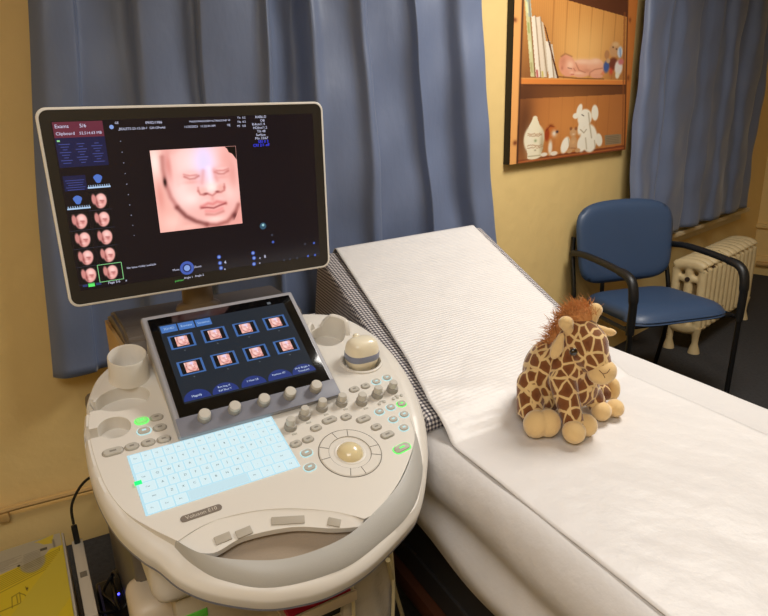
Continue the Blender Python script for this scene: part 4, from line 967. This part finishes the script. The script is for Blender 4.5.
# ---- hood behind the touch panel and monitor neck
def hood():
    bm = bmesh.new()
    yz = [(.385, .86), (.395, .955), (.42, .998), (.47, 1.012), (.60, 1.015), (.68, .99), (.70, .90), (.70, .80), (.40, .80)]
    x0, x1 = -.306, .10
    lo = [bm.verts.new(Vector((x0, y, z))) for y, z in yz]; hi = [bm.verts.new(Vector((x1, y, z))) for y, z in yz]; n = len(yz)
    bm.faces.new(lo); bm.faces.new(hi[::-1])
    for k in range(n): bm.faces.new((lo[k], hi[k], hi[(k+1) % n], lo[(k+1) % n]))
    bmesh.ops.bevel(bm, geom=bm.edges[:], offset=.008, segments=3, affect='EDGES'); obj('rear_hood', bm, HOOD, US, True, 40)
    bm = bmesh.new(); prism(bm, [(.40, .80), (.395, .965), (.42, .985), (.66, .98), (.68, .80)], -.315, -.307, Matrix(((0, 0, 1, 0), (1, 0, 0, 0), (0, 1, 0, 0), (0, 0, 0, 1)))); obj('hood_side', bm, mat('side_beige', (196, 160, 104), .5), US, False)
    bm = bmesh.new(); lathe(bm, [(.055, 1.010), (.05, 1.022), (.036, 1.03), (.033, 1.10), (.033, 1.2), (0, 1.2)], T(-.12, .52, 0), 30); obj('monitor_neck', bm, mat('bronze_neck', (120, 100, 74), .35), US)
    bm = bmesh.new(); box(bm, (-.12, .50, 1.2), (.12, .10, .14), bev=.02, seg=3); obj('monitor_bracket', bm, HOOD, US)
hood()

# ---- monitor
def monitor():
    W_, H_ = .56*MS, .371*MS
    def rr(ins, r, h):
        return [(W_/2+p[0], -H_/2+p[1], h) for p in rrect(W_-2*ins, H_-2*ins, r, 8)]
    bm, R = loft([rr(.02, .012, -.05), rr(.004, .018, -.03), rr(0, .020, -.012), rr(0, .020, .0), rr(.0015, .019, .0015), rr(.0045, .0165, .0016), rr(.005, .016, .0)], MM)
    bm.faces.new(R[0]); mn = obj('monitor', bm, mat('white_rim', (238, 234, 226), .4), US, True, 45)
    bm = bmesh.new(); bm.faces.new([bm.verts.new(MM @ Vector(p)) for p in rr(.005, .016, .0012)]); 
    obj('monitor_bezel', bm, mat('bezel_black', (44, 40, 35), .4, var=(4, .02)), mn, False)
    sx0, sx1, sy0, sy1 = .0225*MS, .5345*MS, -.0245*MS, -.339*MS
    bm = bmesh.new(); box(bm, ((sx0+sx1)/2, (sy0+sy1)/2, .0016), (sx1-sx0, sy0-sy1, .0010), MM); sc = obj('monitor_display', bm, mat('display_black', (6, 5, 8), .12, emit=(22, 17, 24), es=.75), mn, False)
    Z = .0024
    def q(u, v): return unp(WM, u, v, Z)
    def ori(): return 0
    # baby scan
    fp = facepic(230, 216); c = [q(150, 150), q(235, 146.5), q(243, 223), q(161, 233)]
    xl, xr = (c[0][0]+c[3][0])/2-.001, (c[1][0]+c[2][0])/2; yt, yb = (c[0][1]+c[1][1])/2, (c[2][1]+c[3][1])/2
    fo = fp.mesh('scan_image', lambda a, b: MM @ Vector((xl+(xr-xl)*a, yt+(yb-yt)*b, Z+.0001)), paintmat('scan_image', True, 1.0, .3), mn); fo['label'] = 'pink ultrasound picture of a sleeping baby face'
    def rect(u, v, w_, h_, m, name, dz=0.0):
        x, y = q(u, v); bm = bmesh.new(); quad(bm, [(x-w_/2, y-h_/2), (x+w_/2, y-h_/2), (x+w_/2, y+h_/2), (x-w_/2, y+h_/2)], MM, Z+dz); return obj(name, bm, m, mn, False)
    px = .00215
    NAV = emis('navy_field', (28, 30, 66), .8); MRN = emis('maroon_field', (104, 44, 62), .8)
    cx = .0225*MS+.047
    def rc(x0, x1, y0, y1, m, name, dz=0.0):
        bm = bmesh.new(); quad(bm, [(x0, y1), (x1, y1), (x1, y0), (x0, y0)], MM, Z+dz); return obj(name, bm, m, mn, False)
    a = q(51, 122); lx = sx0+.002
    rc(lx, lx+.088, sy0-.001, sy0-.030, MRN, 'header_field'); rc(lx, lx+.088, sy0-.030, sy0-.085, NAV, 'list_field')
    rc(lx+.002, lx+.042, sy0-.101, sy0-.130, NAV, 'list_field')
    bm = bmesh.new()
    for k in range(8):
        for cc in range(3): box(bm, (lx+.0145+cc*.0285, sy0-.042-k*.005, Z+.0003), (.020-.006*((k+cc) % 3), .0012, .0002), MM)
    obj('list_text', bm, emis('list_blue', (70, 78, 140), .9), mn, False); bm = bmesh.new()
    for k in range(5): box(bm, (lx+.022, sy0-.110-k*.0045, Z+.0003), (.034-.004*(k % 3), .001, .0002), MM)
    obj('list_text', bm, emis('list_blue', (70, 78, 140), .9), mn, False)
    rc(lx+.003, lx+.008, sy0-.034, sy0-.037, emis('tiny_green', (150, 220, 150), .8), 'list_mark', .0002)
    # sonogram icons with blue embryo and ruler
    BLU = emis('embryo_blue', (78, 112, 190), .9); RUL = emis('ruler_pale', (170, 196, 226), .9); FR = emis('frame_grey', (50, 52, 66), .8)
    FM = paintmat('scan_image_side', True, .95, .3)
    def sono(x, y):
        bm = bmesh.new(); quad(bm, [(x+.0075*cos(t)*(1+.2*sin(3*t)), y+.004+.0085*sin(t)) for t in np.linspace(0, 2*pi, 16, endpoint=False)], MM, Z+.0002); obj('embryo_icon', bm, BLU, mn, False)
        bm = bmesh.new(); box(bm, (x, y-.0125, Z+.0002), (.042, .003, .0002), MM)
        for k in range(10): box(bm, (x-.019+k*.0042, y-.010, Z+.0002), (.0012, .005, .0002), MM)
        obj('ruler', bm, RUL, mn, False)
    sono(lx+.064, sy0-.114); sono(lx+.0215, sy0-.152)
    fp2 = facepic(30, 30)
    # profile thumbnails
    def prof_pic():
        p = Pic(100, 100, (12, 9, 12), 30, 32)
        p.ell(58, 52, 32, 44, (226, 160, 152), .1, .25); p.glow(62, 34, 18, 18, (250, 210, 204), .8); p.line([(30, 30), (34, 55), (40, 80)], 8, (120, 50, 50), .8); p.glow(66, 60, 8, 8, (170, 90, 90), .7); p.glow(52, 74, 12, 8, (246, 196, 190), .7); p.line([(56, 50), (74, 52)], 4, (150, 74, 74), .7)
        p.ell(22, 40, 12, 30, (200, 130, 124), .25); return p
    pp = prof_pic()
    TH = [(1, 0)]+[(c_, r_) for r_ in range(1, 5) for c_ in (0, 1)]
    for c_, r_ in TH:
        x = lx+.0185+c_*.0415; y = sy0-.153-r_*.0368
        pp.mesh('scan_thumbnail', lambda a, b, x=x, y=y: MM @ Vector((x-.017+.034*a, y+.017-.034*b, Z+.0002)), FM, mn)
        bm = bmesh.new()
        box(bm, (x, y-.0182, Z+.0002), (.044, .0008, .0002), MM); obj('thumbnail_frame', bm, FR, mn, False)
    x, y = lx+.060, sy0-.153-4*.0368; bm = bmesh.new()
    for c2, s2 in (((x, y+.018, 0), (.046, .0012, 0)), ((x, y-.0178, 0), (.046, .0012, 0)), ((x-.023, y, 0), (.0012, .036, 0)), ((x+.023, y, 0), (.0012, .036, 0))): box(bm, (c2[0], c2[1], Z+.0005), (s2[0], s2[1], .0002), MM)
    obj('selection_frame', bm, emis('selection_green', (130, 200, 130), .9), mn, False)
    by_ = sy1+.010
    rc(lx+.004, lx+.013, by_+.002, by_-.003, emis('pill_blue', (46, 60, 110), .8), 'pager'); rc(lx+.0145, lx+.0265, by_+.003, by_-.0045, emis('pill_green', (90, 220, 100), 1), 'pager_button'); rc(lx+.029, lx+.039, by_+.002, by_-.003, emis('pill_blue', (46, 60, 110), .8), 'pager')
    TW = emis('display_white', (206, 208, 232), .85); TBl = emis('display_blue', (60, 70, 235), 1.0)
    x2 = lx+.112
    textmesh([('Exams', lx+.003, sy0-.012, .0095), ('5/6', lx+.046, sy0-.012, .0095), ('Clipboard', lx+.003, sy0-.025, .0082), ('52,514.63 MB', lx+.044, sy0-.025, .0072), ('Page 5/6', lx+.052, by_-.004, .007), ('x', lx+.086, by_-.004, .007),
              ('No issue visibly available', q(127, 270)[0], q(127, 269)[1], .0060), ('GE', x2-.002, sy0-.008, .006),
              ('09/02/1986', q(147, 120)[0]-.004, sy0-.010, .0072), ('BDLETS-23-12-20-1  GA=29w4d', q(119, 128)[0], sy0-.020, .0066),
              ('MALDONADO/SEM ULTRASOUND VF', q(189, 119)[0], sy0-.010, .0052), ('11/30/2023   11:22:44 AM', q(184, 125.5)[0], sy0-.0205, .0062), ('VE', q(227, 125)[0], sy0-.0205, .0068),
              ('TIs  0.2', q(237, 117)[0], sy0-.006, .0062), ('TIb  0.2', q(237, 121)[0], sy0-.0145, .0062), ('MI   0.8', q(237, 125)[0], sy0-.023, .0062),
              ('RAB6-D', q(255, 116)[0], sy0-.006, .0075), ('OB', q(260, 120)[0], sy0-.0135, .0075), ('8.4cm/1.4', q(252, 124)[0], sy0-.021, .0075), ('HDlive/1.2', q(253, 128)[0], sy0-.0285, .0075), ('Tib 48', q(257, 132)[0], sy0-.036, .0075), ('Surface', q(256, 135)[0], sy0-.0435, .0075), ('Mix 33/67', q(255, 138)[0], sy0-.051, .0075),
              ('Move', q(174, 270)[0]-.003, q(174, 271)[1], .0065), ('Zoom', q(194, 267)[0], q(194, 268)[1], .0065), ('Angle 1', q(184, 279)[0], q(184, 279)[1], .0065), ('Angle 2', q(195, 277)[0], q(195, 277)[1], .0065),
              ('4', q(224, 263)[0], q(224, 264)[1], .011), ('x', q(224, 269)[0], q(224, 270)[1], .008), ('o', q(259, 258)[0], q(259, 259)[1], .008), ('x', q(259, 264)[0], q(259, 264)[1], .008), ('8', q(264, 258)[0], q(264, 258)[1], .010)], 'display_text', TW, mn, MM, lift=Z+.0003)
    textmesh([('SRI II 3', q(258, 141)[0], sy0-.0585, .0085), ('CRI 2/1 off', q(253, 145)[0], sy0-.066, .0085)], 'blue_text', TBl, mn, MM, lift=Z+.0003)
    textmesh([('pointer', q(175, 282)[0], q(175, 282)[1], .0065)], 'green_text', emis('display_green', (90, 190, 90), .9), mn, MM, lift=Z+.0003)
    # wheel icons
    def disc(u, v, r, m, name='icon', dz=.0002, ring=None):
        x, y = q(u, v); bm = bmesh.new(); quad(bm, [(x+r*cos(t), y+r*sin(t)) for t in np.linspace(0, 2*pi, 24, endpoint=False)], MM, Z+dz); return obj(name, bm, m, mn, False)
    IB = emis('icon_blue', (66, 90, 170), .9); IL = emis('icon_light', (130, 156, 214), .9); ID = emis('icon_dark', (36, 46, 96), .9)
    disc(187, 268, .0150, IB); disc(187, 268, .0095, ID, dz=.0004); disc(187, 268, .0065, IL, dz=.0006)
    for u, v in ((219, 257), (220, 263), (221, 268), (253, 253), (254, 258), (254, 264)): disc(u, v, .0046, IB); disc(u, v, .0024, IL, dz=.0004)
    disc(263, 226, .0078, emis('probe_teal', (50, 84, 104), .8)); disc(263, 225, .003, emis('probe_pale', (160, 210, 214), .8), dz=.0004); disc(273, 242, .003, IB)
    for k, (u, v) in enumerate(((305, 244), (314, 243), (315, 255), (308, 256), (297, 258), (290, 259), (272, 235), (284, 260))): disc(u, v, .0028, IB if k in (1, 2, 3) else FR)
    bm = bmesh.new()
    for k in range(11):
        x, y = q(113+k*1.2, 133+k*13); box(bm, (x2+.004, sy0-.02-k*.021, Z+.0003), (.0016, .0010, .0002), MM)
    obj('depth_scale', bm, TW, mn, False)
    disc(111.5, 127, .0040, IL)
monitor()

# ---- tower body, wheels, front printer, cover
def tower():
    SD = mat('tower_side', (96, 90, 82), .5); PB = mat('tower_panel', (196, 182, 160), .45)
    bm = bmesh.new(); box(bm, (-.13, .40, .45), (.52, .56, .70), bev=.02, seg=3); obj('tower_body', bm, SD, US)
    # rounded beige front cover on the left, beige apron under the console
    bm = bmesh.new(); box(bm, (-.368, .10, .36), (.085, .11, .54), bev=.03, seg=5); o = obj('front_cover', bm, PB, US)
    bm = bmesh.new(); box(bm, (-.11, .095, .40), (.44, .07, .50), bev=.006); obj('front_panel', bm, PB, US)
    bm = bmesh.new(); box(bm, (-.09, .055, .60), (.345, .02, .006), bev=.001); obj('panel_seam', bm, mat('seam_black', (18, 17, 16), .6), US)
    bm = bmesh.new(); box(bm, (-.09, .055, .44), (.345, .02, .006), bev=.001); obj('panel_seam', bm, mat('seam_black', (18, 17, 16), .6), US)
    bm = bmesh.new(); box(bm, (-.105, -.008, .572), (.14, .13, .008), bev=.002); box(bm, (-.105, -.070, .580), (.14, .006, .02), bev=.002); obj('document_tray', bm, PB, US)
    # printer in the front bay
    bm = bmesh.new(); box(bm, (-.262, .045, .60), (.165, .07, .10), bev=.006); pr = obj('printer', bm, mat('printer_beige', (186, 174, 150), .5), US); pr['label'] = 'small beige printer with green label'
    bm = bmesh.new(); box(bm, (-.315, .0095, .607), (.045, .004, .016), bev=.001); g = obj('label_sticker', bm, mat('green_label', (96, 190, 60), .5), pr); 
    bm = bmesh.new(); box(bm, (-.222, .0095, .605), (.045, .004, .012), bev=.001); obj('paper_slot', bm, mat('slot_black', (16, 16, 16), .5), pr)
    for k in range(6):
        bm = bmesh.new(); box(bm, (-.275+k*.015, .0095, .632), (.009, .004, .007), bev=.001); obj('printer_button', bm, mat('button_rose', (150, 120, 104), .5), pr)
    # column under the console
    bm = bmesh.new(); box(bm, (-.125, .32, .80), (.30, .26, .12), bev=.02, seg=3); obj('lift_column', bm, PB, US)
    bm = bmesh.new(); box(bm, (-.115, .34, .10), (.44, .56, .06), bev=.02, seg=3); obj('base', bm, SD, US)
    for x in (-.29, .06):
        for y in (.10, .58):
            bm = bmesh.new(); tube(bm, [(x-.015, y, .05), (x+.015, y, .05)], .05, 24); obj('caster_wheel', bm, mat('caster_rubber', (30, 30, 30), .6), US)
    # holder for the pouch on the right and pink binder edge
    return
tower()

# beige apron hanging below the deck at the left
bm = bmesh.new(); pts = rrect(.20, .15, .03, 5)
box(bm, (-.265, .070, .738), (.225, .16, .165), bev=.035, seg=4); obj('console_apron', bm, BEI2, US, True, 60)

# pouch, binder and cord by the right of the tower (things of their own)
def pouch():
    p0 = MR @ Vector((.030, .012, .0)); root = empty('clear_pouch', (p0.x, p0.y, .28), pi/2-AZ, 'clear plastic pouch hanging under the right side of the console', 'pouch')
    PL = mat('clear_plastic', (226, 220, 208), .18, alpha=.45, bump=(18, .8, .02)); bm = bmesh.new(); n = 24
    for sy in (-1, 1):
        g = [[bm.verts.new((-.06+.12*i/n+.003*sin(j*.5), sy*(.006+.014*sin(pi*i/n)*(1-j/n))+.004*sin(i*.5+j*.3), .38*j/n)) for j in range(n+1)] for i in range(n+1)]
        for i in range(n):
            for j in range(n): bm.faces.new((g[i][j], g[i+1][j], g[i+1][j+1], g[i][j+1]))
    bmesh.ops.remove_doubles(bm, verts=bm.verts[:], dist=.0005); gridobj('pouch_film', bm, PL, root)
    bm = bmesh.new()
    for x in (-.05, .045): tube(bm, smoothpts([(x, -.02, .36), (x+.006, -.024, .22), (x-.004, -.02, .03)], 5), .004, 8)
    obj('tube', bm, mat('pale_tubing', (206, 196, 160), .4), root)
pouch()
bm = bmesh.new(); box(bm, (0, 0, 0), (.125, .115, .012), bev=.002)
o = obj('red_folder', bm, mat('red_card', (176, 34, 62), .45), None); c_ = MR @ Vector((-.105, -.006, .5825)); o.location = c_; o.rotation_euler = (0, 0, pi/2-AZ); tag(o, 'thin red folder tucked under the front of the console', 'folder')
def cord():
    bm = bmesh.new(); pts = [hz(388, 560, .62), hz(395, 590, .45), hz(403, 618, .30), hz(410, 650, .1)]
    tube(bm, smoothpts(pts+[Vector((pts[-1].x+.02, pts[-1].y, .006)), Vector((pts[-1].x+.12, pts[-1].y+.05, .006))], 6), .005, 8)
    o = obj('pale_cord', bm, mat('cord_cream', (206, 194, 150), .5), None); tag(o, 'pale cord hanging down between the machine and the bed', 'cord')
cord()

# ---- ultrasound probe resting in the right holder
def probe():
    M = MD @ T(.155, .238, .0); W = MR @ M
    root = empty('ultrasound_probe', W.translation, pi/2-AZ, 'cream ultrasound probe with grey-blue band, resting in the console holder', 'probe')
    L = rootmat(root).inverted() @ W
    R3 = L @ Matrix.Rotation(radians(-10), 4, 'X')
    cr = mat('probe_cream', (240, 230, 204), .3, coat=.3)
    def sec(z, rx, ry, n=40): 
        return [(rx*math.copysign(abs(cos(a))**.75, cos(a)), ry*math.copysign(abs(sin(a))**.75, sin(a)), z) for a in np.linspace(0, 2*pi, n, endpoint=False)]
    bm, R = loft([sec(-.026, .022, .017), sec(-.01, .032, .025), sec(.006, .0365, .029), sec(.0125, .0375, .030)], R3); bm.faces.new(R[0]); obj('lower_shell', bm, cr, root, True, 60)
    bm, R = loft([sec(.012, .0380, .0302), sec(.013, .0388, .031), sec(.026, .0388, .031), sec(.027, .0380, .0302)], R3); obj('grip_band', bm, mat('probe_band', (132, 138, 160), .4), root, True, 40)
    bm, R = loft([sec(.0265, .0378, .030), sec(.038, .037, .029), sec(.048, .034, .026), sec(.055, .028, .021), sec(.0585, .018, .013), sec(.0595, .002, .002)], R3); bm.faces.new(R[-1]); obj('lens_cap', bm, cr, root, True, 80)
    bm = bmesh.new(); ellips(bm, (-.004, .022, .054), (.008, .008, .007), R3); obj('nub', bm, cr, root)
probe()

# ------------------------------------------------------------------ left corner: boxes, leaflet, power supply, cable
def corner():
    A = hz(63, 530, .45); Bp = hz(0, 543, .45); C_ = hz(78, 616, .45)
    d = Vector((.865, .50, 0)).normalized(); n = Vector((d.y, -d.x, 0)); rz = atan2(d.y, d.x)
    W_, Dp = .46, .42; ctr = A-d*W_/2+n*Dp/2
    WB = mat('white_carton', (206, 196, 178), .6, var=(6, .04))
    bm = bmesh.new(); box(bm, (0, 0, .2235), (W_, Dp, .443), bev=.004); 
    root = empty('cardboard_carton', (ctr.x, ctr.y, 0), rz, 'white carton on the floor at the left wall, under the yellow leaflet', 'box')
    obj('carton_body', bm, WB, root)
    bm = bmesh.new(); box(bm, (0, 0, .4455), (.004, Dp-.01, .0012)); obj('lid_seam', bm, mat('seam_grey', (120, 112, 98), .7), root)
    # leaflet
    p = Pic(1480, 780, (214, 190, 40), 440, 300); p.X = p.X-1010; Y, X = p.Y, p.X
    rs = np.random.RandomState(4)
    p.poly([(-1010, 0), (470, 0), (470, 105), (380, 110), (320, 160), (150, 170), (0, 190), (-1010, 240)], (176, 168, 146)); p.ell(250, 170, 90, 75, (168, 160, 138), .1); p.poly([(270, 20), (420, 0), (400, 70), (340, 60), (300, 30)], (206, 184, 60)); p.poly([(310, 85), (360, 85), (360, 105), (310, 105)], (80, 76, 62)); p.ell(155, 165, 10, 8, (30, 26, 20), .2)
    for k in range(9): p.line([(10, 95+k*9), (60+rs.rand()*120, 88+k*9)], 2, (130, 124, 112), .7)
    for k in range(10): p.line([(190, 95+k*12), (310, 88+k*12)], 1.8, (120, 114, 104), .7)
    p.line([(410, 45), (414, 100)], 8, (110, 104, 96), .8)
    for k in range(8): p.line([(20, 205+k*13), (440, 130+k*13)], 2.2, (120, 104, 20), .75)
    p.line([(0, 320), (450, 230), (445, 120)], 2.5, (130, 110, 20), .8)
    for pts in ([(100, 370), (100, 440)], [(100, 370), (150, 355), (155, 430)], [(130, 370), (135, 420)], [(150, 360), (180, 380), (215, 430)], [(215, 425), (290, 385), (285, 360), (250, 370), (215, 400), (215, 430)], [(190, 330), (200, 360)], [(330, 390), (350, 400), (420, 380)], [(350, 520), (380, 490), (440, 480), (455, 500), (420, 540), (360, 560)], [(380, 520), (430, 510)], [(230, 480), (240, 560)], [(0, 440), (225, 420)], [(0, 520), (210, 490)], [(0, 545), (210, 515)], [(250, 500), (330, 490)], [(250, 520), (330, 508)], [(480, 420), (485, 560)]): p.line(pts, 3, (112, 96, 24), .8)
    p.glow(200, 345, 6, 8, (30, 26, 10), 1); p.glow(272, 372, 6, 7, (30, 26, 10), 1); p.glow(435, 512, 5, 7, (30, 26, 10), 1)
    lr = empty('yellow_leaflet', (ctr.x, ctr.y, .4465), rz, 'yellow printed instruction sheet with line drawings, lying on the white carton', 'leaflet')
    Mi = rootmat(lr).inverted()
    bm = bmesh.new(); box(bm, (0, 0, .0008), (W_-.012, Dp-.008, .0014)); obj('sheet_back', bm, mat('leaflet_stock', (206, 186, 60), .6), lr, False)
    p.mesh('printed_face', lambda a, b: Vector((-W_/2+.007+(W_-.014)*a, Dp/2-.005-(Dp-.010)*b, .0018+.0008*sin(a*9+b*5))), paintmat('leaflet_ink', False, rough=.5), lr)
    # n points toward the camera: local -y; orientation check is by construction
    # slim white unit to the right
    c2 = A+d*.026+n*(.18); bm = bmesh.new(); box(bm, (0, 0, .215), (.026, .30, .43), bev=.004)
    r2 = empty('slim_white_unit', (c2.x, c2.y, 0), rz, 'slim white upright unit standing between the carton and the machine', 'device')
    obj('unit_body', bm, WB, r2); bm = bmesh.new(); box(bm, (.0, .135, .455), (.014, .014, .05), bev=.003); obj('plug', bm, mat('plug_black', (14, 14, 14), .5), r2)
    bm = bmesh.new(); box(bm, (.0, .0, .4308), (.015, .02, .001)); obj('vent', bm, mat('seam_grey', (120, 112, 98), .7), r2)
    # black power supply with blue light
    c3 = A+d*.084+n*.12; r3 = empty('black_power_supply', (c3.x, c3.y, 0), rz, 'black power supply with a tiny blue light, on the floor by the machine', 'device')
    BK = mat('black_plastic', (12, 12, 14), .4); bm = bmesh.new(); box(bm, (0, 0, .14), (.075, .20, .28), bev=.01, seg=3); obj('supply_body', bm, BK, r3)
    bm = bmesh.new(); lathe(bm, [(.003, 0), (.003, .003), (0, .004)], T(.01, .02, .2795), 12); l = obj('indicator_light', bm, emis('indicator_blue', (70, 70, 255), 4), r3); l['label'] = 'small blue light'
    bm = bmesh.new(); box(bm, (-.03, -.03, .286), (.006, .2, .012), bev=.002); obj('edge_strip', bm, mat('strip_violet', (60, 58, 110), .4), r3)
    # cable loop
    t0 = r2.location+Matrix.Rotation(rz, 3, 'Z') @ Vector((.0, .135, .485))
    pts = [t0, t0+Vector((.0, .01, .05)), t0+Vector((.03, .03, .10)), t0+Vector((.08, .04, .12)), t0+Vector((.115, .05, .09)), t0+Vector((.13, .05, .02)), t0+Vector((.13, .07, -.10)), t0+Vector((.12, .06, -.15))]
    bm = bmesh.new(); tube(bm, smoothpts(pts, 6), .0035, 8); o = obj('black_cable', bm, BK, None); tag(o, 'black cable looping from the slim white unit to the machine', 'cable')
    bm = bmesh.new(); random.seed(2); cc = c3+n*(-.08)
    pts = [(c3.x+.05*cos(a*1.7)+random.uniform(-.02, .02), c3.y+.07*sin(a*1.3)+random.uniform(-.02, .02), .31+.02*sin(a*2.1)) for a in np.linspace(0, 9, 14)]
    tube(bm, smoothpts(pts, 5), .0045, 8); o = obj('power_cable', bm, BK, None); tag(o, 'tangle of black power cable lying on the black power supply', 'cable')
corner()
